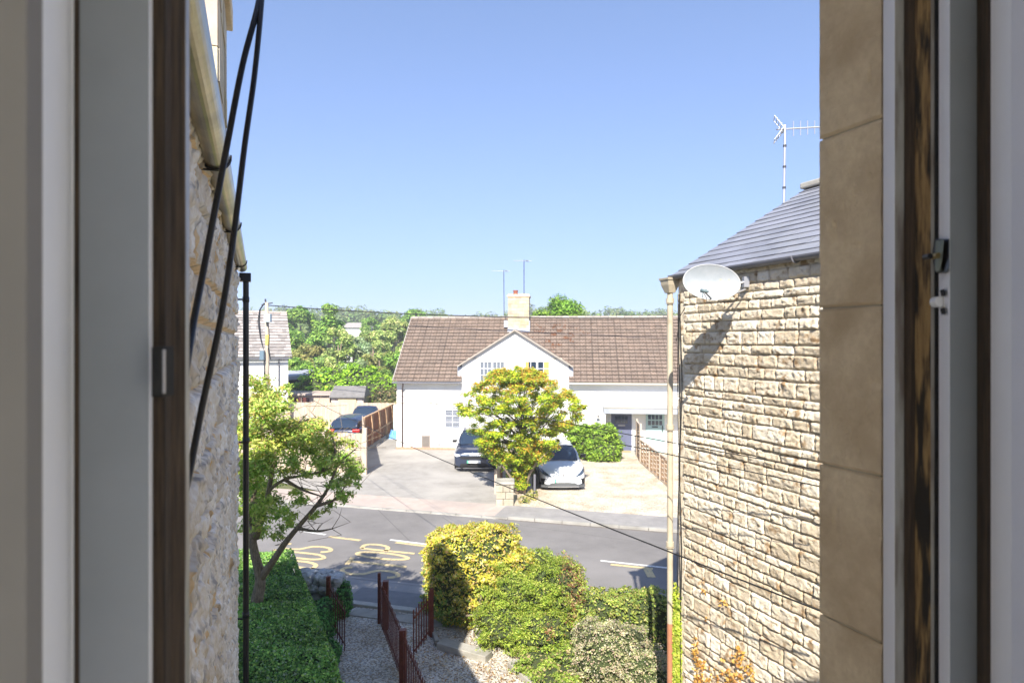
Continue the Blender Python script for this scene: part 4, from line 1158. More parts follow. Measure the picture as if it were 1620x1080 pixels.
# driveway side panel, tarpaulin
tag(MB().box(-7.35, -6.6, 39.2, 39.26, 0, 1.85).build('side_gate', M['teal_panel'], origin=(-7, 39.2, 0)), 'pale teal side gate between the red-brown fence and the white house', 'gate')
tp = []
rr = random.Random(4)
mb = MB()
for i in range(10):
    for j in range(6):
        tp.append((-7.3 + i * .07, 37.5 + .2 * j, .28 + .2 * math.sin(i * .7) * math.sin(j * 1.1) + rr.uniform(0, .28) - .08 * abs(j - 2.5)))
mb.add(tp, [(i * 6 + j, (i + 1) * 6 + j, (i + 1) * 6 + j + 1, i * 6 + j + 1) for i in range(9) for j in range(5)])
mb.add([(x, y, 0) for x, y, z in tp], [(i * 6 + j, i * 6 + j + 1, (i + 1) * 6 + j + 1, (i + 1) * 6 + j) for i in range(9) for j in range(5)])
edge = [i * 6 for i in range(10)] + [54 + j for j in range(1, 6)] + [i * 6 + 5 for i in range(8, -1, -1)] + [j for j in range(4, 0, -1)]
n_ = 60
mb.add([tp[i] for i in edge] + [(tp[i][0], tp[i][1], 0) for i in edge], [(k, len(edge) + k, len(edge) + (k + 1) % len(edge), (k + 1) % len(edge)) for k in range(len(edge))])
tag(mb.build('tarpaulin', M['blue_tarp'], origin=(-7, 38, 0)), 'crumpled bright blue tarpaulin heaped beside the white house corner', 'tarpaulin')

sh = empty('garden_shed', (-11.2, 43, 0), 0, 'small timber shed with grey pitched felt roof and yellow boarded window', 'shed')
mb = MB(); closeboard(mb, (-12.3, 43), (-10.1, 43), 0, 2.06, .3); mb.box(-12.28, -10.12, 43.05, 45, 0, 2.02, (1, 1, 1)); mb.build('wall', M['shed_wood'], sh, col=True)
MB().add([(-12.4, 42.8, 2.05), (-10.0, 42.8, 2.05), (-10.15, 44, 2.72), (-12.35, 44, 2.72), (-10.0, 45.2, 2.05), (-12.4, 45.2, 2.05), (-12.4, 42.8, 1.98), (-10.0, 42.8, 1.98)], [(0, 1, 2, 3), (3, 2, 4, 5), (6, 7, 1, 0), (0, 3, 5), (1, 4, 2)]).build('roof', M['feltroof'], sh)
MB().box(-11.8, -10.6, 42.93, 42.97, 1.35, 1.93).build('window_board', M['ply'], sh)
sh2 = empty('garden_workshop', (-14, 43.5, 0), 0, 'long low timber outbuilding with a row of dark red window openings', 'outbuilding')
MB().box(-16.5, -12.55, 43.5, 46, 0, 2.1).build('wall', M['fence_pale'], sh2)
MB().box(-16.6, -12.45, 43.3, 46.1, 2.1, 2.22).build('roof', M['pave_pink'], sh2)
mb = MB()
for k in range(4): mb.box(-16.3 + k * .62, -15.78 + k * .62, 43.44, 43.49, 1.35, 1.95)
mb.build('window', flat('dark_red_window', (.1, .03, .025), .4), sh2)
gf = empty('garden_garage', (-16.5, 50, 0), 0, 'pale flat-roofed garage with blue-grey roof half hidden behind bright shrubs', 'garage')
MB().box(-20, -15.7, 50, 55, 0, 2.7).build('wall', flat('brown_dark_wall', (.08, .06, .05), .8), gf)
MB().add([(-20.2, 49.6, 2.95), (-15.3, 49.6, 3.2), (-15.3, 55.3, 3.5), (-20.2, 55.3, 3.25), (-20.2, 49.6, 2.65), (-15.3, 49.6, 2.9)], [(0, 1, 2, 3), (4, 5, 1, 0)]).build('roof', M['lead'], gf)

# woven fence between the two front doors
wf = empty('woven_fence', (6.3, 31, 0), 0, 'basket-weave timber fence panels stepping down from the front doors to the gravel drive', 'fence')
def weave_panel(a, b, z0, z1, nm='panel'):
    a = Vector(a); b = Vector(b); d = (b - a).normalized(); n = Vector((-d.y, d.x, 0)); L = (b - a).length
    mb = MB(); z = z0 + .05; k = 0; nb = 3
    while z < z1 - .04:
        for i in range(nb):
            for s in range(4):
                t0 = i + s / 4; t1 = i + (s + 1) / 4
                o = lambda t: n * (.022 * math.sin(math.pi * (t + k)))
                p0 = a + d * L * t0 / nb + o(t0); p1 = a + d * L * t1 / nb + o(t1)
                g = .8 + .35 * ((k * 7 + i * 3) % 5) / 5
                mb.beam(p0 + Vector((0, 0, z + .04)), p1 + Vector((0, 0, z + .04)), .008, .075, (g, g * .97, g * .93))
        z += .088; k += 1
    pn = mb.build(nm, M['weave'], wf, col=True)
    fr_ = MB()
    for i in range(nb + 1):
        p = a + d * L * i / nb; fr_.beam(p + Vector((0, 0, z0)), p + Vector((0, 0, z1)), .05, .045, up=n)
    fr_.beam(a + Vector((0, 0, z1)), b + Vector((0, 0, z1)), .07, .03).beam(a + Vector((0, 0, z0 + .03)), b + Vector((0, 0, z0 + .03)), .05, .05)
    fr_.build('panel_frame', M['fence_pale'], pn)
pA, pB = Vector((6.3, 31.9, 0)), Vector((6.12, 30.1, 0))
weave_panel(pA, pB, .05, 1.8)
pp = [pB, Vector((6.14, 28.2, 0)), Vector((6.17, 26.3, 0)), Vector((6.2, 24.4, 0))]
for i in range(3): weave_panel(pp[i] + Vector((0, -.08, 0)), pp[i + 1] + Vector((0, .04, 0)), .05, 1.12)
for p, h in ((pA, 1.9), (pB, 1.9), (pp[1], 1.2), (pp[2], 1.2), (pp[3], 1.2)):
    MB().box(p.x - .05, p.x + .05, p.y - .05, p.y + .04, 0, h).build('post', M['fence_pale'], wf)

# divider between the drives: pillar, posts
pl = empty('stone_pillar', (-.25, 22.5, 0), 0, 'low pale stone gate pillar with rounded top between the two driveways', 'pillar')
mb = MB(); rr = random.Random(8)
z = 0
for z0, z1 in ((0, .26), (.26, .5), (.5, .76)):
    x = -.56
    while x < .05:
        w = min(rr.uniform(.22, .34), .06 - x)
        if .06 - x - w < .1: w = .06 - x
        g = rr.uniform(.9, 1.1); mb.box(x + .004, x + w - .004, 22.2 + rr.uniform(-.01, .01), 22.9, z0 + .004, z1 - .004, (g, g, g * .97)); x += w
mb.build('shaft', mat('pale_pillar_stone', (.34, .3, .23), (.43, .385, .31), 5, .9, .6, 30, attr=True, c3=(.4, .33, .22), s3=4, t3=(.6, .75)), pl, col=True, bevel=.02)
MB().box(-.6, .09, 22.16, 22.94, .76, .86).build('coping', M['concrete'], pl, bevel=.04)
dv = empty('divider_fence', (-.4, 25, 0), 0, 'short pale timber posts and boards beneath the maple beside the dark car', 'fence')
mb = MB()
for (x, y, h) in ((-.62, 24.0, .95), (-.5, 24.3, .9), (-.6, 25.6, .9)): mb.box(x - .05, x + .05, y - .05, y + .05, 0, h)
mb.build('post', M['fence_pale'], dv)
mb = MB(); closeboard(mb, (-.42, 24.2), (-.4, 30.5), 0, .8); mb.build('boards', M['fence_brown'], dv, col=True)
dp = empty('divider_fence', (.75, 25, 0), 0, 'low dark board fence between the maple trunk and the white car', 'fence')
mb = MB(); closeboard(mb, (.84, 23.4), (.86, 30.5), 0, .8); mb.build('boards', flat('dark_board', (.06, .055, .05), .8), dp, col=True)
MB().box(.8, .87, 23.3, 23.38, 0, .9).build('post', M['gutter_grey'], dp)

# ------------------------------------------------------------------ cars
def text_mesh(txt, size, name, matl, parent, loc, rot=(R(90), 0, 0), extr=.002):
    cu_ = bpy.data.curves.new(name, 'FONT'); cu_.body = txt; cu_.size = size; cu_.extrude = extr; cu_.align_x = 'CENTER'; cu_.align_y = 'CENTER'
    to = bpy.data.objects.new('tmp', cu_); COL.objects.link(to)
    dg = bpy.context.evaluated_depsgraph_get(); me = bpy.data.meshes.new_from_object(to.evaluated_get(dg))
    bpy.data.objects.remove(to); bpy.data.curves.remove(cu_)
    me.materials.clear(); me.materials.append(matl); me.name = name
    me.transform(Matrix.Translation(loc) @ Matrix.Rotation(rot[0], 4, 'X'))
    o = bpy.data.objects.new(name, me); COL.objects.link(o); o.parent = parent
    return o

def car(name, loc, rz, label, paint, stations, cowl, rooff, roofr, tail, H, beltw, roofw, lower, wheels=(.85, 3.5), L=4.3, W=1.84, plate=None, style='white', group=None, roofm=None, scale=1):
    """front bumper at local y=0, car extends to +y"""
    root = empty(name, loc, rz, label, 'car', group); root.scale = (scale,) * 3
    # lower body loft
    ring = lambda y, w, lo, top, belt: [(0, y, top), (w * .45, y, top - .008), (w * .78, y, top - .035), (w * .95, y, belt + .0), (w, y, belt - .13), (w, y, (belt + lo) / 2 - .03), (w * .985, y, lo + .12), (w * .93, y, lo), (0, y, lo)]
    vs, n = [], 9
    full = []
    for (y, w, lo, top, belt) in stations:
        r_ = ring(y, w, lo, top, belt)
        full.append(r_ + [(-x, y_, z_) for (x, y_, z_) in r_[-2:0:-1]])
    k = len(full[0])
    for f in full: vs += f
    fs = []
    for i in range(len(full) - 1):
        for j in range(k):
            a = i * k + j; b = i * k + (j + 1) % k
            fs.append((a, b, b + k, a + k))
    fs.append(tuple(range(k))[::-1]); fs.append(tuple(range((len(full) - 1) * k, len(full) * k)))
    fs = [f[::-1] for f in fs]
    body = MB().add(vs, fs).build('body', paint, root, local=True, smooth=True)
    m = body.modifiers.new('s', 'SUBSURF'); m.levels = 2; m.render_levels = 2
    # greenhouse (glass)
    bz = stations[len(stations) // 2][3] - .03
    gs = [(cowl, beltw * .92, bz, beltw * .9, bz + .01), (cowl + (rooff - cowl) * .5, beltw, bz, (beltw * .9 + roofw) / 2 + .02, (bz + H) / 2 + .03), (rooff, beltw, bz, roofw, H - .03), ((rooff + roofr) / 2, beltw, bz, roofw + .01, H), (roofr, beltw, bz, roofw - .02, H - .05), ((roofr + tail) / 2 + .1, beltw * .97, bz, roofw * .98, (H + bz) / 2 + .05), (tail, beltw * .9, bz, beltw * .86, bz + .01)]
    vs = []
    for (y, bw, z, rw, rz_) in gs:
        vs += [(-bw, y, z), (-(bw * .3 + rw * .7), y, z + (rz_ - z) * .75), (-rw * .94, y, rz_ - .01), (-rw * .5, y, rz_ + .015), (0, y, rz_ + .02), (rw * .5, y, rz_ + .015), (rw * .94, y, rz_ - .01), ((bw * .3 + rw * .7), y, z + (rz_ - z) * .75), (bw, y, z)]
    k = 9
    fs = [(i * k + j, i * k + j + 1, (i + 1) * k + j + 1, (i + 1) * k + j) for i in range(6) for j in range(k - 1)]
    MB().add(vs, fs).build('window_glass', M['glass'], root, local=True, smooth=True)
    # roof panel and pillars a little proud of the glass
    rm = roofm or paint
    up = lambda v, d=.012: (v[0] * 1.012, v[1], v[2] + d)
    rv = []
    for i in range(2, 5): rv += [up(v) for v in vs[i * k + 1:i * k + 8]]
    mb = MB().add(rv, [(i * 7 + j, i * 7 + j + 1, (i + 1) * 7 + j + 1, (i + 1) * 7 + j) for i in range(2) for j in range(6)])
    # tailgate frame
    t_ = [up(v) for v in vs[5 * k + 1:5 * k + 8]]; s_ = [up(v) for v in vs[4 * k + 1:4 * k + 8]]
    mb.add(s_ + [tuple(Vector(s_[j]).lerp(Vector(t_[j]), .35)) for j in range(7)], [(j, j + 1, 7 + j + 1, 7 + j) for j in range(6)])
    mb.build('roof', rm, root, local=True, smooth=True)
    mb = MB()
    for s in (1, 7):
        mb.tube([up(vs[0 * k + (0 if s == 1 else 8)], .0), up(vs[1 * k + s], 0), up(vs[2 * k + s], .0)], [.045, .04, .035], 8)
        mb.tube([up(vs[4 * k + s], 0), up(vs[5 * k + s], 0), up(vs[6 * k + (0 if s == 1 else 8)], 0)], [.06, .07, .07], 8)
    mb.build('pillar', paint, root, local=True, smooth=True)
    # wheels and dark arches
    for y in wheels:
        for s in (-1, 1):
            x = s * (W / 2 - .12)
            wh_ = MB().tube([(x - .11, y, .33), (x + .11, y, .33)], .33, 24).build('wheel', M['tyre'], root, local=True, bevel=.02)
            MB().tube([(x + s * .1, y, .33), (x + s * .118, y, .33)], .22, 16).build('rim', M['alloy'], wh_, local=True)
            MB().tube([(x - .06 * s, y, .37), (x + s * .1, y, .37)], .4, 24).build('wheel_arch', M['blackm'], root, local=True)
    # mirrors
    for s in (-1, 1):
        MB().box(min(s * (W / 2 - .04), s * (W / 2 + .17)), max(s * (W / 2 - .04), s * (W / 2 + .17)), cowl + .42, cowl + .56, bz + .02, bz + .17).build('wing_mirror', M['black'], root, local=True, bevel=.03)
    return root

# white car
st = [(.0, .60, .24, .55, .5), (.03, .72, .18, .66, .60), (.16, .84, .17, .76, .68), (.5, .90, .17, .86, .78), (1.0, .915, .2, .97, .88), (1.5, .92, .22, 1.0, .92), (2.3, .92, .22, 1.0, .94), (3.4, .92, .22, 1.0, .96), (4.0, .9, .25, .98, .94), (4.22, .82, .3, .9, .86), (4.28, .7, .35, .8, .76)]
wc = car('parked_car', (1.985, 24.45, .035), R(1.5), 'white hatchback with dark windscreen parked on the cream gravel beside the maple', M['carwhite'], st, 1.08, 1.85, 3.55, 4.15, 1.47, .79, .58, None, style='white')
from mathutils.bvhtree import BVHTree
_bvh = {}
def decal(name, pts, m, parent, t=.012):
    body = [c for c in parent.children if c.name.startswith('body')][0]
    if parent.name not in _bvh:
        dg = bpy.context.evaluated_depsgraph_get(); dg.update()
        ev = body.evaluated_get(dg); me = ev.to_mesh()
        _bvh[parent.name] = BVHTree.FromPolygons([v.co.copy() for v in me.vertices], [list(p.vertices) for p in me.polygons]); ev.to_mesh_clear()
    bv = _bvh[parent.name]
    ring = []
    k = len(pts)
    for i in range(k):
        a = Vector(pts[i]); b = Vector(pts[(i + 1) % k])
        for q in range(4): ring.append(a.lerp(b, q / 4))
    c = sum(ring, Vector()) / len(ring)
    ps = [c] + [c.lerp(r_, f) for f in (.35, .7, 1) for r_ in ring]
    out = []
    for p in ps:
        hit = bv.ray_cast(Vector((p.x, -2, p.z)), Vector((0, 1, 0)), 4)
        y = hit[0].y if hit[0] is not None and hit[0].y < 1.2 else p.y
        nn = hit[1] if hit[0] is not None else Vector((0, -1, 0))
        if nn.y > 0: nn = -nn
        out.append(Vector((p.x, y, p.z)) + nn * .008)
    n_ = len(ring); fs = [(0, 1 + i, 1 + (i + 1) % n_) for i in range(n_)]
    for l in range(2):
        b = 1 + l * n_
        fs += [(b + i, b + n_ + i, b + n_ + (i + 1) % n_, b + (i + 1) % n_) for i in range(n_)]
    return MB().add(out, fs).build(name, m, parent, local=True)
def decal_old(name, pts, m, parent, t=.012):
    q = [Vector(p) for p in pts]; k = len(q)
    c = sum(q, Vector()) / k
    return MB().add([p for p in q] + [p + Vector((0, t * 2.5, 0)) for p in q], [tuple(range(k)), tuple(range(k, 2 * k))[::-1]] + [(i, k + i, k + (i + 1) % k, (i + 1) % k) for i in range(k)]).build(name, m, parent, local=True)
for s in (-1, 1):
    decal('headlight', [(s * .84, .14, .79), (s * .87, .2, .67), (s * .68, .02, .575), (s * .42, -.02, .50), (s * .60, .05, .645)], M['lampglass'], wc)
    decal('daylight_strip', [(s * .84, .13, .815), (s * .62, .05, .672), (s * .42, -.03, .525), (s * .43, -.03, .505), (s * .62, .04, .65), (s * .84, .12, .79)], M['lampwhite'], wc, .006)
    decal('air_intake', [(s * .66, .05, .47), (s * .85, .1, .45), (s * .84, .08, .25), (s * .74, .0, .25), (s * .70, .0, .42)], M['blackm'], wc)
MB().add([(-.86, .1, .12), (-.6, -.03, .12), (0, -.06, .12), (.6, -.03, .12), (.86, .1, .12), (.86, .1, .22), (.62, -.035, .2), (.45, -.05, .30), (-.45, -.05, .30), (-.62, -.035, .2), (-.86, .1, .22)] + [(x, .3, z) for x, z in ((-.86, .12), (-.6, .12), (0, .12), (.6, .12), (.86, .12), (.86, .22), (.62, .2), (.45, .3), (-.45, .3), (-.62, .2), (-.86, .22))],
         [(0, 1, 9, 10), (1, 2, 8, 9), (2, 3, 7, 8), (3, 4, 5, 6), (3, 6, 7)] + [(i, 11 + i, 11 + (i + 1) % 11, (i + 1) % 11) for i in range(11)]).build('lower_grille', flat('grille_grey', (.09, .095, .1), .6), wc, local=True)
MB().box(-.6, .6, -.07, -.045, .145, .175).build('lower_lip', M['metal'], wc, local=True)
pt = MB().box(-.2 - .06, .26 + .06, -.085, -.065, .34, .46)
MB().box(-.34, -.275, -.088, -.066, .33, .45).build('plate_flash', M['green'], wc, local=True)
MB().box(-.275, .27, -.087, -.066, .33, .45).build('number_plate', M['plate'], wc, local=True)
text_mesh('WP73 TDX', .105, 'plate_text', M['blackm'], wc, (0, -.089, .39))
MB().tube([(0, .0, .60), (0, -.012, .60)], .05, 16).build('badge', M['metal'], wc, local=True)

# dark car
st = [(.0, .70, .3, .76, .7), (.03, .82, .2, .86, .78), (.14, .90, .19, .93, .84), (.5, .94, .2, 1.0, .9), (1.0, .95, .22, 1.05, .96), (1.5, .95, .22, 1.08, 1.0), (2.3, .95, .24, 1.08, 1.0), (3.4, .95, .24, 1.08, 1.0), (4.2, .93, .25, 1.05, 1.0), (4.42, .86, .3, .95, .9), (4.48, .75, .35, .85, .8)]
dc_ = car('parked_car', (-1.66, 27.9, .03), R(0), 'dark navy crossover with light bonnet reflections parked on the grey driveway beside the maple', M['cardark'], st, 1.12, 1.8, 3.8, 4.35, 1.62, .82, .64, None, L=4.5, W=1.9, wheels=(.88, 3.6))
for s in (-1, 1):
    decal('headlight', [(s * .90, .1, .80), (s * .93, .16, .72), (s * .78, .0, .68), (s * .62, -.02, .72), (s * .66, -.01, .78)], M['lampwhite'], dc_)
decal('light_bar', [(-.6, -.035, .735), (-.6, -.035, .77), (.6, -.035, .77), (.6, -.035, .735)], flat('silver_bar', (.4, .46, .55), .25, .6), dc_)
decal('upper_grille', [(-.62, -.03, .58), (-.62, -.03, .68), (.62, -.03, .68), (.62, -.03, .58)], M['blackm'], dc_)
decal('lower_grille', [(-.66, -.03, .22), (-.6, -.03, .38), (.6, -.03, .38), (.66, -.03, .22)], M['blackm'], dc_)
decal('skid_plate', [(-.85, .02, .16), (-.8, .02, .21), (.8, .02, .21), (.85, .02, .16)], M['alloy'], dc_)
MB().box(-.32, -.24, -.09, -.06, .42, .53).build('plate_flash', M['green'], dc_, local=True)
MB().box(-.24, .28, -.089, -.06, .42, .53).build('number_plate', M['plate'], dc_, local=True)
text_mesh('J26 YPZ', .105, 'plate_text', M['blackm'], dc_, (.02, -.091, .475))
mb = MB()
for k in range(6): mb.box(-.2 + k * .08, -.155 + k * .08, -.062, -.045, .735, .775)
mb.build('bonnet_letters', M['lampwhite'], dc_, local=True)

# navy car beyond the fence, rear towards us (turned round)
st = [(.0, .70, .3, .70, .66), (.05, .82, .2, .84, .76), (.4, .88, .19, .92, .84), (1.0, .9, .2, .98, .9), (1.5, .91, .22, 1.0, .94), (2.3, .91, .22, 1.0, .94), (3.4, .91, .22, 1.0, .95), (4.0, .9, .25, .98, .95), (4.3, .86, .3, .93, .88), (4.4, .78, .35, .85, .8)]
nc = car('parked_car', (-9.3, 39.2, .03), R(180), 'navy estate car with red tail lights seen from behind over the pale fence', M['carblue'], st, 1.1, 1.75, 3.7, 4.3, 1.5, .79, .62, None, wheels=(.85, 3.4))
for s in (-1, 1):
    MB().box(min(s * .5, s * .9), max(s * .5, s * .9), 4.2, 4.42, .78, .93).build('tail_light', M['red'], nc, local=True, bevel=.03)
MB().box(-.26, .26, 4.42, 4.45, .66, .77).build('number_plate', M['plate_y'], nc, local=True)
sc_ = car('parked_car', (-9.35, 44.6 - .3, .03), R(180), 'dark blue car further off of which only the rounded roof shows beyond the navy estate', M['carblue'], st, 1.1, 1.75, 3.7, 4.3, 1.66, .82, .66, None, wheels=(.85, 3.4))

# ------------------------------------------------------------------ gates and railings in the foreground
def railing(name, a, b, z0, z1, label, n, cat='gate', group=None, posts=()):
    a = Vector(a); b = Vector(b); d = (b - a).normalized(); root = empty(name, a, 0, label, cat, group)
    for i in range(n):
        p = a.lerp(b, i / (n - 1)); hh = z1 + (.05 if i % 2 == 0 else .03)
        MB().beam(p + Vector((0, 0, z0)), p + Vector((0, 0, hh)), .012, .034, up=d).build('picket', M['brownpaint'], root)
    n_ = Vector((-d.y, d.x, 0)) * .014
    MB().beam(a + n_ + Vector((0, 0, z1 - .1)), b + n_ + Vector((0, 0, z1 - .1)), .012, .04).build('top_rail', M['brownpaint'], root)
    MB().beam(a + n_ + Vector((0, 0, z0 + .1)), b + n_ + Vector((0, 0, z0 + .1)), .012, .04).build('bottom_rail', M['brownpaint'], root)
    for (p, w, h) in posts:
        p = Vector(p); MB().box(p.x - w / 2, p.x + w / 2, p.y - w / 2, p.y + w / 2, 0, h).build('post', M['brownpaint'], root, bevel=.006)
    return root
railing('path_gate', (-3.72, 12.85, 0), (-3.1, 11.7, 0), .08, .88, 'open rust-red metal gate leaf at the left, beside the ivy bank', 8, posts=(((-3.76, 12.95, 0), .08, 1.0),))
railing('path_gate', (-1.62, 12.3, 0), (-1.79, 11.5, 0), .08, .88, 'open rust-red metal gate leaf at the right, in front of the golden hedge', 7, posts=(((-1.58, 12.42, 0), .08, .95),))
railing('dividing_railing', (-2.72, 12.95, 0), (-1.2, 8.9, 0), .08, .92, 'rust-red metal railing dividing the two gravel paths', 34, 'railing', posts=(((-2.73, 13.0, 0), .06, 1.05), ((-2.55, 12.75, 0), .11, .98), ((-1.83, 10.6, 0), .11, .98)))

# low rubble garden wall by the pavement
W_ = empty('low_rubble_wall', (-4.1, 13.6, 0), 0, 'stub of grey rubble garden wall between the ivy bank and the left gate', 'wall')
rr = random.Random(5); mb = MB()
for z0 in (0, .22, .44, .62):
    for k in range(5):
        for j in range(2):
            c_ = Vector((-4.6 + k * .2 + rr.uniform(-.03, .03) + (z0 * .3) % .1, 13.55 + j * .25 + rr.uniform(-.03, .03) - k * .05, z0 + .12))
            import bmesh
            bm = bmesh.new(); bmesh.ops.create_icosphere(bm, subdivisions=3, radius=1)
            s_ = Vector((.13 * rr.uniform(.8, 1.2), .15, .12 * rr.uniform(.8, 1.15)))
            co = np.array([v.co for v in bm.verts])
            rad = 1 + .22 * fbm(co[:, 0] * 2 + k * 3 + z0 * 9, co[:, 1] * 2 + co[:, 2] * 2 + j, k, 3)
            sq = np.max(np.abs(co), axis=1) ** -.45
            vv = co * (rad * sq)[:, None] * np.array(s_) + np.array(c_)
            g = rr.uniform(.8, 1.15)
            mb.add(vv.tolist(), [[v.index for v in f.verts] for f in bm.faces], (g, g, g)); bm.free()
mb.build('stones', mat('grey_rubble', (.38, .38, .375), (.52, .52, .51), 8, .95, .8, 40, attr=True, c3=(.18, .18, .17), s3=6, t3=(.5, .65)), W_, col=True)

# concrete edging of the bed
e1_ = MB().beam((-1.36, 12.0, .07), (-.42, 11.48, .07), .26, .14).build('edging_slab', M['concrete'], origin=(-.9, 11.7, 0), bevel=.012)
tag(e1_, 'long pale concrete edging slab at the foot of the juniper bush', 'edging slab')
e2_ = MB().beam((-1.55, 12.5, .06), (-1.42, 12.02, .06), .08, .12).build('edging_slab', M['concrete'], origin=(-1.5, 12.2, 0), bevel=.012)
tag(e2_, 'short narrow edging slab end-on beneath the golden hedge', 'edging slab')
e3_ = MB().beam((.02, 11.3, .06), (.58, 10.3, .06), .24, .12).build('edging_slab', M['concrete'], origin=(.3, 10.9, 0), bevel=.012)
tag(e3_, 'sloping concrete slab half buried in low green ground cover beneath the juniper', 'edging slab')

# ------------------------------------------------------------------ hedges, shrubs
def super_pts(n, c, h, e=.45, noise=.08, nf=2.2, seed=0, zmin=0, shell=.12):
    """points on a rounded box with an uneven skin"""
    d = rand_dirs(n); 
    s = np.power(np.sum(np.abs(d) ** (2 / e), axis=1), -e / 2)
    p = d * s[:, None]
    wob = 1 + noise * fbm(d[:, 0] * nf + seed, d[:, 1] * nf + d[:, 2] * nf * 1.3, seed, 4) * 1.6 - shell * rng.random(n) ** 2
    wob = wob + (rng.random(n) < .3) * np.clip(vnoise(d[:, 0] * 17, d[:, 1] * 17 + d[:, 2] * 13, seed + 1), 0, 1) * rng.random(n) * noise * 1.3
    p = p * wob[:, None]
    nrm = d.copy()
    pts = p * np.array(h) + np.array(c)
    k = pts[:, 2] > zmin
    return pts[k], nrm[k]

def shrub(name, label, cat, lobes, n, leaf, palette, core='wood_core', jit=.7, aspect=.6, stems=None, extra=None, group=None, cscale=.86, up=.3, noise=.1, nf=2.2, pads=0, padr=.12, padflat=.6):
    base = Vector((lobes[0][0][0], lobes[0][0][1], 0))
    root = empty(name, base, 0, label, cat, group)
    area = [h[0] * h[1] + h[1] * h[2] + h[0] * h[2] for c, h, e in lobes]
    Pn, Nn = [], []; cv, cf = [], []
    for i, (c, h, e) in enumerate(lobes):
        p, q = super_pts(int(n * area[i] / sum(area)), c, h, e, noise, nf, i + 3, .02)
        Pn.append(p); Nn.append(q)
        import bmesh
        bm = bmesh.new(); bmesh.ops.create_icosphere(bm, subdivisions=4, radius=1)
        co = np.array([v.co for v in bm.verts]); s = np.power(np.sum(np.abs(co) ** (2 / e), axis=1), -e / 2)
        wob = 1 + noise * fbm(co[:, 0] * nf + i + 3, co[:, 1] * nf + co[:, 2] * nf * 1.3, i + 3, 4) * 1.6
        vv = co * (s * wob * cscale)[:, None] * np.array(h) + np.array(c); vv[:, 2] = np.maximum(vv[:, 2], .0)
        b = len(cv); cv += vv.tolist(); cf += [[b + v.index for v in f.verts] for f in bm.faces]; bm.free()
    p = np.concatenate(Pn); q = np.concatenate(Nn) + np.array([0, 0, up])
    if pads:
        cl = []; nn = []
        for (c, h, e), ar in zip(lobes, area):
            pp, qq = super_pts(int(pads * ar / sum(area)), c, h, e, noise, nf, lobes.index((c, h, e)) + 3, .02, shell=.03)
            for a_, b_ in zip(pp, qq):
                r_ = padr * rng.uniform(.6, 1.4); cl.append((*a_, r_, r_, r_ * padflat))
        k_ = n * .75 / max(1, sum(c[3] * c[4] + c[4] * c[5] + c[3] * c[5] for c in cl))
        p2_, q2_, i2_ = clump_points(cl, k_, .5)
        keep = rng.random(len(p)) < .45; p = p[keep]; q = q[keep]
        ctint = rng.uniform(.78, 1.22, len(cl))[i2_]; z_ = p2_[:, 2] > .02
        tint = np.concatenate([np.full(len(p), .9), ctint[z_]])
        p = np.concatenate([p, p2_[z_]]); q = np.concatenate([q, q2_[z_]])
    else: tint = np.ones(len(p))
    g = fbm(p[:, 0] * 4, p[:, 1] * 4 + p[:, 2] * 4, 9, 3)
    cols = mixcol(len(p), palette) * ((1 + .25 * g) * tint)[:, None]
    if extra is not None: cols = extra(p, cols)
    leaf_mesh('foliage', p, q, leaf, np.clip(cols, 0, 1), root, aspect=aspect, jit=jit)
    MB().add(cv, cf).build('branches', M[core], root, smooth=True)
    if stems:
        mb = MB()
        for s in stems: mb.tube(s, .022, 6)
        mb.build('stem', M['bark'], root)
    return root

GOLD = [(.74, .62, .08, 3.5), (.55, .56, .07, 3), (.85, .74, .3, 2.2), (.3, .4, .06, 1.8), (.74, .45, .18, .9)]
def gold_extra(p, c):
    low = np.clip((1.35 - p[:, 2]) / .8, 0, 1) * np.clip((-.75 - p[:, 0]) / .6, 0, 1)  # lower left leaves recoloured darker green, shade put into the leaf colour
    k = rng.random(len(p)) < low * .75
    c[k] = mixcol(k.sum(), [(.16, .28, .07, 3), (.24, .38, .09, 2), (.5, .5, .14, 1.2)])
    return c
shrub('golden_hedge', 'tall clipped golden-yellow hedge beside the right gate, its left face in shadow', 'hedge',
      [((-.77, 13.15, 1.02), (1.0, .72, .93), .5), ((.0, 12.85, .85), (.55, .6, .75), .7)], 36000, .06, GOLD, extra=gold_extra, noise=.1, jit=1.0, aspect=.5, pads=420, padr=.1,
      stems=[[(-.75, 12.4, 0), (-.7, 12.35, .4), (-.6, 12.5, .8)], [(-.55, 12.35, 0), (-.5, 12.3, .5), (-.5, 12.5, .8)], [(-.9, 12.35, .45), (-.65, 12.25, .5), (-.5, 12.3, .6)]])
JUN = [(.30, .42, .05, 3), (.44, .54, .08, 3), (.17, .27, .04, 2), (.56, .58, .14, 1.6)]
def jun_extra(p, c):
    m = np.exp(-((p[:, 0] - 1.25) / .2) ** 2 - ((p[:, 2] - .95) / .35) ** 2) + np.exp(-((p[:, 0] - .68) / .1) ** 2 - ((p[:, 2] - .62) / .1) ** 2) + .7 * np.exp(-((p[:, 0] - 1.1) / .14) ** 2 - ((p[:, 2] - 1.35) / .2) ** 2)
    k = rng.random(len(p)) < m * .85
    c[k] = mixcol(k.sum(), [(.34, .2, .1, 2), (.5, .36, .2, 2), (.42, .16, .07, 1)])
    return c
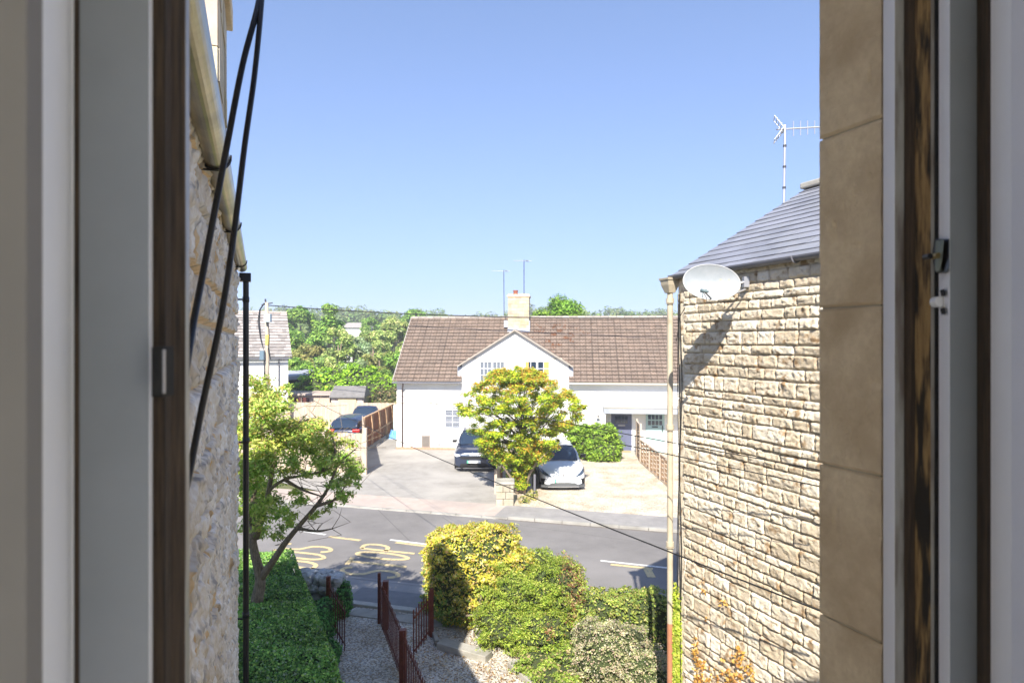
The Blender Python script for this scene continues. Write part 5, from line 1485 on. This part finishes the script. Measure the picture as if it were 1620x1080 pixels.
shrub('juniper_bush', 'big spreading green juniper bush with brown dead patches in the middle of the bed', 'bush',
      [((.35, 12.55, .72), (.85, .75, .72), .9), ((-.05, 11.95, .42), (.62, .45, .42), 1.0), ((.95, 12.35, .75), (.5, .6, .72), 1.0), ((.62, 11.75, .4), (.6, .5, .42), 1.0), ((.55, 12.9, 1.15), (.42, .4, .38), 1.0), ((1.1, 12.75, 1.1), (.3, .3, .36), 1.0), ((.15, 12.2, .95), (.45, .4, .35), 1.0)],
      52000, .055, JUN, jit=1.1, aspect=.32, extra=jun_extra, noise=.28, nf=5, up=.6, cscale=.8, pads=620, padr=.13, padflat=.45)
shrub('clipped_hedge', 'low clipped green hedge along the pavement beside the beige downpipe', 'hedge',
      [((2.15, 11.75, .55), (.95, .45, .58), .4)], 13000, .05, [(.36, .44, .08, 2), (.5, .52, .12, 1.5), (.2, .3, .06, 2), (.55, .45, .2, .6)], noise=.07, pads=200, padr=.08)
shrub('silver_shrub', 'rounded silvery pink variegated shrub below the clipped hedge', 'shrub',
      [((1.72, 10.55, .5), (.62, .55, .6), .85), ((2.1, 10.2, .4), (.45, .5, .5), .9), ((1.35, 10.95, .5), (.3, .35, .5), .9)], 24000, .034, [(.54, .48, .3, 3), (.62, .46, .34, 1.4), (.4, .44, .18, 2.5), (.72, .68, .5, 1.2), (.18, .24, .08, 1)], noise=.16, nf=4, pads=350, padr=.08)
shrub('ground_cover', 'sprawling low bright green ground cover in front of the silvery shrub', 'ground cover',
      [((.75, 10.55, .06), (.42, .8, .26), .9), ((1.25, 9.9, .06), (.5, .7, .28), .9), ((.5, 11.15, .08), (.5, .35, .22), .9), ((1.1, 10.9, .12), (.35, .5, .35), .9)], 15000, .05, [(.3, .42, .06, 3), (.42, .5, .1, 2), (.5, .38, .2, 1), (.16, .24, .05, 1.5)], noise=.3, nf=5, pads=150, padr=.1)
shrub('door_bush', 'rounded bright green bush against the white house beside the blue door', 'bush',
      [((4.25, 31.0, .8), (1.0, .8, .95), .85), ((3.5, 31.3, .9), (.8, .7, .8), .9), ((4.4, 30.6, .5), (.8, .6, .6), .9)], 11000, .13, [(.26, .42, .04, 3), (.36, .52, .06, 2), (.14, .26, .03, 2)], noise=.16, nf=4, pads=160, padr=.24)
# ivy bank on the left
ivy_r0, ivy_r1 = Vector((-2.05, 8.0, 0)), Vector((-4.82, 13.85, 0))
di = (ivy_r1 - ivy_r0).normalized(); ni = Vector((-di.y, di.x, 0))      # ni points left
Li = (ivy_r1 - ivy_r0).length
iv = empty('ivy_bank', ivy_r0, 0, 'long clipped bank of dark green ivy sloping beside the left gravel path', 'ivy hedge')
def ivy_surf(n):
    s = rng.uniform(-.5, Li, n); q = rng.uniform(0, 1, n)
    top = rng.random(n) < .68
    off = np.where(top, rng.uniform(0, 2.6, n), 0.)
    zt_ = 1.22 + .13 * fbm(s * 1.8, off * 1.8, 4, 5) + np.clip(off, 0, 1) * .12
    z = np.where(top, zt_, q * 1.2)
    off = np.where(top, off, -.10 * (1 - (q * 1.0) ** 6) - .08 * fbm(s * 2, q * 3, 5, 4))
    x = ivy_r0.x + di.x * s + ni.x * off; y = ivy_r0.y + di.y * s + ni.y * off
    nr = np.where(top[:, None], np.array([0, -.1, 1.]), np.array([-ni.x, -ni.y, .4]))
    return np.stack([x, y, z + rng.uniform(-.03, .03, n)], 1), nr
p, q = ivy_surf(85000)
g = fbm(p[:, 0] * 2, p[:, 1] * 2, 31, 3)
c = mixcol(len(p), [(.13, .3, .08, 3), (.2, .4, .11, 2.5), (.07, .17, .05, 2.5), (.34, .56, .16, 1), (.26, .38, .28, .7)]) * (1.35 + .7 * g)[:, None] * np.array([1.15, 1, .8])
leaf_mesh('foliage', p, q, .043, np.clip(c, 0, 1), iv, jit=.9, aspect=.75)
mb = MB(); a, b = ivy_r0 - di * .5, ivy_r1
mb.prism([tuple((a + ni * .08).xy), tuple((b + ni * .08).xy), tuple((b + ni * 2.6).xy), tuple((a + ni * 2.6).xy)], 0, 1.14); mb.build('branches', M['ivy_core'], iv)
shrub('gate_ivy', 'dark low ivy clump hanging behind the left rust-red gate', 'ivy', [((-3.75, 12.2, .35), (.3, .8, .4), .9), ((-3.3, 11.2, .2), (.22, .5, .25), .9), ((-3.55, 13.35, .35), (.16, .25, .4), .9)], 6000, .06, [(.14, .36, .08, 3), (.2, .5, .12, 1), (.07, .2, .05, 2)], core='ivy_core', noise=.2)

# ------------------------------------------------------------------ left tree (feathery shrub tree in the ivy)
TB = P(405, 985, 10.9); TB.z = 0
lt = empty('ash_tree', (TB.x, TB.y, 0), 0, 'feathery multi-stemmed tree growing out of the ivy bank beside the black downpipe', 'tree')
def br(pts, r0, r1):
    pp = [P(x, y, d) for x, y, d in pts]
    q = []
    for i in range(len(pp) - 1):
        p0 = pp[max(i - 1, 0)]; p1 = pp[i]; p2 = pp[i + 1]; p3 = pp[min(i + 2, len(pp) - 1)]
        for t in (0, .33, .66): q.append(.5 * ((2 * p1) + (-p0 + p2) * t + (2 * p0 - 5 * p1 + 4 * p2 - p3) * t * t + (-p0 + 3 * p1 - 3 * p2 + p3) * t ** 3))
    q.append(pp[-1]); n = len(q)
    return q, [r0 + (r1 - r0) * (i / (n - 1)) ** .8 for i in range(n)]
mb = MB()
q, r_ = br([(398, 1075, 10.9), (405, 960, 10.9), (412, 915, 10.9), (400, 860, 10.9), (401, 800, 11), (410, 700, 11), (425, 620, 11)], .17, .03); mb.tube(q, [x * .82 for x in r_], 8)
limbs = [
    [(412, 915, 10.9), (430, 890, 10.8), (450, 860, 10.7), (470, 835, 10.6), (500, 800, 10.5), (520, 770, 10.5), (535, 735, 10.5), (560, 712, 10.5)],
    [(404, 850, 10.9), (420, 800, 10.8), (430, 750, 10.8), (440, 690, 10.8), (450, 650, 10.9)],
    [(425, 775, 10.8), (450, 758, 10.7), (480, 752, 10.6), (510, 745, 10.6), (545, 730, 10.7)],
    [(470, 835, 10.6), (500, 840, 10.4), (525, 836, 10.3)],
    [(500, 800, 10.5), (530, 790, 10.5), (545, 770, 10.5)],
    [(450, 758, 10.7), (480, 775, 10.6), (510, 785, 10.5)],
    [(398, 830, 10.9), (385, 780, 11), (380, 700, 11.2)],
    [(440, 690, 10.8), (470, 670, 10.8), (500, 660, 10.9)],
    [(510, 745, 10.6), (530, 715, 10.6), (525, 690, 10.7)]]
for k, l in enumerate(limbs):
    q, r_ = br(l, .075 if k < 2 else .035, .01); mb.tube(q, r_, 7)
rr = random.Random(12)
for l in limbs:
    for (x, y, d) in l[1:]:
        for _ in range(3):
            a = P(x, y, d); mb.tube([a, a + Vector((rr.uniform(-.2, .3), rr.uniform(-.3, .3), rr.uniform(-.05, .25))), a + Vector((rr.uniform(-.35, .5), rr.uniform(-.5, .5), rr.uniform(-.1, .4)))], [.007, .005, .003], 4)
mb.build('trunk', M['bark'], lt, smooth=True)
cl = []
spec = [(405, 780, 34), (425, 815, 28), (395, 835, 26), (440, 800, 24), (460, 830, 18), (415, 730, 36), (450, 735, 30), (480, 700, 30), (385, 730, 40), (520, 705, 26), (545, 732, 28), (562, 748, 18), (528, 757, 26), (498, 698, 26), (546, 778, 18), (525, 802, 16), (478, 742, 20), (430, 640, 42), (400, 625, 38), (465, 660, 42), (440, 690, 50), (495, 685, 34), (405, 700, 50), (385, 660, 40), (470, 710, 34), (410, 755, 44), (530, 715, 34), (555, 735, 24), (505, 725, 24), (548, 705, 20),
        (540, 762, 24), (560, 760, 14), (515, 745, 20), (425, 790, 30), (400, 800, 30), (380, 760, 40), (540, 790, 18), (480, 800, 22), (500, 810, 16), (455, 815, 22), (440, 840, 20), (412, 838, 20), (520, 690, 16), (470, 775, 16), (418, 610, 26), (392, 598, 20), (446, 617, 18)]
for (x, y, r_) in spec:
    m_ = 3 if r_ > 28 else 2
    for _ in range(m_ + 1):
        c = P(x + rr.uniform(-.5, .5) * r_, y + rr.uniform(-.5, .5) * r_, 10.9 + rr.uniform(-.9, .9)); q = r_ * .0109
        cl.append((c.x, c.y, c.z, q * .66, q * .66, q * .42))
p, n, i = clump_points(cl, 1500, .7)
p[:, 2] = p[:, 2]
k = (p[:, 0] - uw(0, 0).x) * 0 + (p @ np.array(E_U)) ; 
c = clump_cols(i, [(.34, .5, .08, 3), (.48, .6, .12, 3), (.6, .66, .2, 1.8), (.18, .32, .05, 1.6)], cvar=.18)
hi = rng.random(len(p)) < np.clip((p[:, 2] - 3.7) / 1.5, 0, .4)
c[hi] = mixcol(hi.sum(), [(.55, .5, .12, 2), (.55, .36, .16, 1.2), (.4, .5, .1, 2)])
keep = ~((p @ np.array(E_U) < lu + .12) & (p @ np.array(E_W) < lw + .2))
leaf_mesh('crown', p[keep], n[keep], .08, c[keep], lt, aspect=.36, jit=.9)

# ------------------------------------------------------------------ the maple between the drives
TBm = Vector((.3, 24.1, 0))
mp_ = empty('maple_tree', TBm, 0, 'spreading maple with yellow-green leaves turning orange between the two parked cars', 'tree')
mb = MB(); rr = random.Random(21)
Dm = 24.0
stems = [[(822, 785, Dm), (816, 740, Dm), (800, 700, Dm), (780, 660, Dm)], [(826, 785, Dm), (832, 735, Dm), (850, 690, Dm - .3), (880, 650, Dm)], [(824, 785, Dm), (825, 730, Dm), (828, 670, Dm), (830, 610, Dm)], [(820, 785, Dm), (808, 755, Dm - .3), (785, 725, Dm - .6), (765, 705, Dm - .8)], [(828, 780, Dm), (840, 745, Dm - .3), (852, 728, Dm - .5), (866, 715, Dm - .6)], [(825, 730, Dm), (810, 680, Dm + .4), (760, 640, Dm + .5)], [(828, 700, Dm), (860, 665, Dm + .5), (900, 625, Dm + .4)]]
for s in stems:
    q, r_ = br(s, .075, .015); mb.tube(q, r_, 7)
# pads of foliage, in tiers
cl = []; tone = []
def outline(y):      # crown half-widths (px) left and right of x=825 at picture height y
    tab = [(578, -20, 4), (584, -35, 25), (592, -50, 38), (605, -72, 58), (620, -88, 76), (635, -102, 104), (650, -96, 98), (665, -86, 86), (680, -78, 72), (700, -70, 60), (715, -56, 54), (730, -40, 26), (745, -24, 12), (762, -12, 8), (772, -8, 6)]
    for k in range(len(tab) - 1):
        if tab[k][0] <= y <= tab[k + 1][0]:
            t = (y - tab[k][0]) / (tab[k + 1][0] - tab[k][0]); return [tab[k][j] + (tab[k + 1][j] - tab[k][j]) * t for j in (1, 2)]
    return tab[-1][1:]
for k in range(640):
    y = rr.uniform(579, 768); l, r_ = outline(y)
    e = rr.uniform(-1, 1); x = 825 + (-l * e if e < 0 else r_ * e) * (1 if e >= 0 else 1) if False else 825 + (l + (r_ - l) * rr.random())
    half = max(10, (r_ - l) / 2) / FOC * Dm
    u = (x - 825 - (l + r_) / 2) / FOC * Dm
    dmax = math.sqrt(max(0, half * half - u * u)) * .9
    d = Dm + rr.uniform(-1, .8) * dmax
    s = (d) / Dm
    c = P(x, y, d); q = rr.uniform(.16, .36) * (1 if half > .8 else .6)
    if 655 < y < 715 and rr.random() < .2: continue
    cl.append((c.x, c.y, c.z, q, q, q * .42))
    o = .14 + .5 * (y < 628) + .4 * ((x > 835) and y > 685) + .2 * (x > 865)
    tone.append(rr.random() < o)
p, n, i = clump_points(cl, 1750, .6)
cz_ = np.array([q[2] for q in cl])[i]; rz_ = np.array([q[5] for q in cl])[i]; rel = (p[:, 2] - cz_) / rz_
n[:, 2] += .5
p[:, 2] += -.12 * rng.random(len(p)) ** 2
c = clump_cols(i, [(.54, .62, .03, 3), (.72, .74, .05, 3), (.36, .5, .03, 2), (.17, .3, .02, 1.2)], cvar=.2)
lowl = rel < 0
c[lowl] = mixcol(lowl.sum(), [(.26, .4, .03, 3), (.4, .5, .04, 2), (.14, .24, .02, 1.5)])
tn = np.array(tone)[i] & (rng.random(len(i)) < .75) & (rel > -.1)
c[tn] = mixcol(tn.sum(), [(.62, .42, .05, 3), (.6, .27, .04, 2), (.5, .5, .06, 2), (.5, .16, .04, .6)])
rim = (rng.random(len(i)) < .12); c[rim] = mixcol(rim.sum(), [(.58, .3, .06, 1), (.66, .55, .1, 1)])
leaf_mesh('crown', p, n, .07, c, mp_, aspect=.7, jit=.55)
for k in range(0, len(cl), 5):
    c_ = cl[k]; a = Vector((.35, 24, 1.6 + .5 * (c_[2] - 1.6))); mb.tube([a, a.lerp(Vector(c_[:3]), .5) + Vector((0, 0, .1)), c_[:3]], [.02, .012, .004], 5)
mb.build('trunk', M['bark'], mp_, smooth=True)
shrub('weed_tuft', 'small straggly weed tuft at the foot of the maple beside the pillar', 'weed', [((.45, 22.6, .12), (.22, .2, .2), 1.0), ((.75, 23.2, .15), (.2, .3, .2), 1.0)], 500, .11, [(.3, .36, .06, 2), (.6, .5, .2, 2)], noise=.4, cscale=.4, aspect=.25)

# ------------------------------------------------------------------ copse behind
G1 = [(0.176, 0.338, 0.049, 3), (0.257, 0.446, 0.073, 3), (0.365, 0.540, 0.097, 1.5), (0.095, 0.189, 0.032, 2)]
G2 = [(0.324, 0.446, 0.113, 3), (0.459, 0.567, 0.162, 2.5), (0.608, 0.634, 0.259, 1.5), (0.135, 0.230, 0.049, 2)]
G3 = [(0.338, 0.446, 0.211, 3), (0.486, 0.567, 0.324, 2), (0.189, 0.270, 0.113, 2)]
G4 = [(.28, .5, .03, 3), (.4, .62, .05, 2), (.16, .32, .03, 1.5)]
G5 = [(0.324, 0.338, 0.097, 3), (0.405, 0.405, 0.130, 2), (0.162, 0.203, 0.049, 2)]
def tree_px(px, ytop, D, wpx, pal, label, seed, ybot=None, leaf=None, dens=None, name='broadleaf_tree'):
    top = P(px, ytop, D); z0 = float(terrain(np.array([top.x]), np.array([D]))[0])
    h = top.z - z0; r = wpx / 2 / FOC * D
    return bg_tree(name, top.x, D, z0, h, r, pal, label, dens=dens or 330 * (60 / D) ** 1.2, leaf=leaf or .0042 * D, seed=seed)
T = [
 (475, 486, 92, 70, G1, 'dark green round tree rising just right of the grey-roofed house'),
 (520, 480, 74, 66, G1, 'tall rich green round-headed tree standing highest in the copse'),
 (455, 520, 66, 60, G1, 'mid green tree close to the gable of the grey-roofed house'),
 (490, 540, 62, 62, G5, 'olive green bushy tree low in the left of the copse'),
 (535, 515, 60, 54, G2, 'pale yellow-green pointed tree in the middle of the copse'),
 (560, 530, 62, 60, G3, 'grey-green willow-like tree in the middle of the copse'),
 (590, 518, 78, 60, G2, 'light green tree below the distant pale roof'),
 (625, 500, 84, 60, G2, 'yellow-green tree touching the skyline left of the white house roof'),
 (600, 545, 56, 60, G5, 'olive tree in the right of the copse above the sheds'),
 (632, 545, 54, 54, G1, 'dark tree tucked against the gable end of the white house'),
 (470, 565, 56, 60, G1, 'dark low tree above the flat-roofed garage'),
 (520, 560, 55, 60, G2, 'pale leafy tree directly above the garden shed'),
 (565, 568, 52, 60, G3, 'soft green tree right behind the garden shed'),
 (612, 575, 48, 56, G1, 'shadowy green tree at the corner behind the brown fence'),
 (586, 500, 120, 40, G1, 'small dark tree beside the distant pale roof'),
 (655, 490, 130, 60, G1, 'mid green tree on the skyline above the left end of the white house'),
 (885, 464, 52, 100, [(.2, .36, .03, 3), (.28, .46, .05, 2), (.1, .2, .02, 2)], 'bright green wide tree rising behind the ridge right of the chimney'),
]
for k, t in enumerate(T): tree_px(*t, seed=k + 1)
# low bright climbers in the gardens
shrub('garden_shrub', 'mass of bright lime green shrubbery behind the garden sheds', 'shrub', [((-13.6, 47, 1.6), (2.3, 1.2, 2.2), .9), ((-11.2, 46.5, 1.8), (1.8, 1.2, 2.3), .9), ((-15.6, 47, 1.0), (1.4, 1, 1.6), .9), ((-9.6, 45.5, 1.4), (1.3, 1, 1.9), .9)], 15000, .22, G4, noise=.25, nf=4, pads=260, padr=.4)
shrub('garden_shrub', 'dull brownish shrub in the shade between the shed and the white house', 'shrub', [((-8.4, 44, 1.2), (1.4, .8, 1.4), .9)], 3000, .2, [(.2, .2, .07, 2), (.3, .22, .12, 2), (.12, .14, .04, 2)], noise=.3, nf=4)

# distant building
fb = empty('distant_house', (-25, 135, 5), 0, 'distant pale house with low grey roof showing through the copse', 'house')
c = P(560, 520, 130); zt_ = float(terrain(np.array([c.x]), np.array([130.]))[0])
zt2 = P(560, 512, 130).z
MB().box(c.x - 2.6, c.x + 2.6, 130, 136, zt_, zt2 - .7).build('wall', M['render'], fb)
MB().add([(c.x - 3, 129.6, zt2 - .8), (c.x + 3, 129.6, zt2 - .8), (c.x + 2, 133, zt2 + .3), (c.x - 2, 133, zt2 + .3), (c.x + 3, 136.4, zt2 - .8), (c.x - 3, 136.4, zt2 - .8)], [(0, 1, 2, 3), (3, 2, 4, 5), (0, 3, 5), (1, 4, 2)]).build('roof', M['greytile'], fb)

# far woodland as one mass
cl = []; rr = random.Random(77)
for row, D in enumerate((140, 175, 215, 260)):
    px = 330
    while px < 1330:
        x = (px - 810) / FOC * D; z0 = float(terrain(np.array([x]), np.array([float(D)]))[0])
        ytop = {0: 508, 1: 499, 2: 493, 3: 486}[row] + rr.uniform(-3, 4) + 3 * math.sin(px / 60 + row) + (6 if 700 < px < 790 else 0)
        zt_ = P(px, ytop, D).z; r_ = rr.uniform(3.0, 5.0) * D / 200
        for _ in range(5):
            cl.append((x + rr.uniform(-.7, .7) * r_, D + rr.uniform(-3, 3), zt_ - r_ * rr.uniform(.35, 1.4), r_ * .62, r_ * .62, r_ * .5))
        cl.append((x, D + 3, (z0 + zt_) / 2 - 1, r_ * 1.1, r_, (zt_ - z0) / 2))
        px += r_ * 1.25 / D * FOC
p, n, i = clump_points(cl, 5.0, .35)
c = clump_cols(i, [(.17, .25, .07, 3), (.24, .33, .1, 2), (.1, .16, .05, 2), (.3, .34, .12, 1)], cvar=.25)
tag(leaf_mesh('far_woodland', p, n, 1.15, c, None, jit=.8), kind='stuff')

# ------------------------------------------------------------------ climbers on the right-hand wall and leaf litter
def wall_leaves(n, s0, s1, z0, z1, fn):
    s = rng.uniform(s0, s1, n); z = rng.uniform(z0, z1, n); k = rng.random(n) < fn(s, z); s = s[k]; z = z[k]
    base = np.array(CR) + s[:, None] * np.array(ER) - np.array(E_U) * rng.uniform(.03, .075, len(s))[:, None]; base[:, 2] = z
    return base
pt_ = wall_leaves(9000, -.08, .1, .0, 2.6, lambda s, z: np.clip(.55 + .6 * fbm(s * 5, z * 3, 8, 2), 0, 1) * np.clip((2.6 - z) / .5, .1, 1) * .5)
o = leaf_mesh('wall_climber', pt_, np.tile(np.array([[-.6, -.8, .3]]), (len(pt_), 1)), .05, mixcol(len(pt_), [(.4, .5, .05, 3), (.55, .58, .1, 2), (.25, .36, .04, 1)]), origin=Vector((2.2, 8.4, 0)), jit=.7)
tag(o, 'bright yellow-green climber growing up the corner of the golden stone wall behind the pipe', 'climber')
pt_ = wall_leaves(16000, .35, 1.6, .8, 2.75, lambda s, z: (fbm(s * 3.2, z * 3, 14, 3) + .9 * (2.25 - z) > .12) * (np.abs(s - .85) < .62) * np.clip(.25 + .5 * fbm(s * 12, z * 12, 3, 2), 0, 1) * .9 * np.exp(-((np.sin(s * 5.5 + .4)) ** 2)))
o = leaf_mesh('wall_climber', pt_, np.tile(np.array([[-.6, -.8, .3]]), (len(pt_), 1)), .042, mixcol(len(pt_), [(.62, .36, .08, 3), (.7, .45, .14, 2), (.4, .18, .05, 1)]), origin=Vector((2.6, 7.6, 1.5)), jit=.7)
tag(o, 'dry orange-brown climber clinging low on the face of the golden stone wall', 'climber')
n = 5200
x = rng.uniform(-2.0, .8, n); y = rng.uniform(10.2, 12.6, n)
k = rng.random(n) < np.clip(.25 + .6 * np.exp(-((x + 1.3) / .35) ** 2 - ((y - 11.9) / .45) ** 2) + .5 * np.exp(-((x + .1) / .6) ** 2 - ((y - 11) / .35) ** 2), 0, 1) * .8
pts = np.stack([x, y, np.full(n, .03) + rng.uniform(0, .02, n)], 1)[k]
o = leaf_mesh('leaf_litter', pts, np.tile(np.array([[0, 0, 1.]]), (len(pts), 1)), .04, mixcol(len(pts), [(.45, .27, .1, 2), (.6, .45, .25, 2), (.25, .13, .06, 2), (.7, .6, .4, 1)]), origin=Vector((-.8, 11.4, 0)), jit=.5)
tag(o, kind='stuff')

# ------------------------------------------------------------------ thin summer haze
m = bpy.data.materials.new('haze'); m.use_nodes = True; nt = m.node_tree
nt.nodes.remove(nt.nodes['Principled BSDF'])
pv = nt.nodes.new('ShaderNodeVolumePrincipled'); pv.inputs['Color'].default_value = (.86, .91, 1, 1); pv.inputs['Density'].default_value = .0009; pv.inputs['Anisotropy'].default_value = 0
nt.links.new(pv.outputs[0], nt.nodes['Material Output'].inputs['Volume'])
tag(MB().box(-2300, 2300, -80, 2400, -4, 34).build('haze', m), kind='stuff')
scn.cycles.volume_max_steps = 64
scn.cycles.volume_bounces = 1
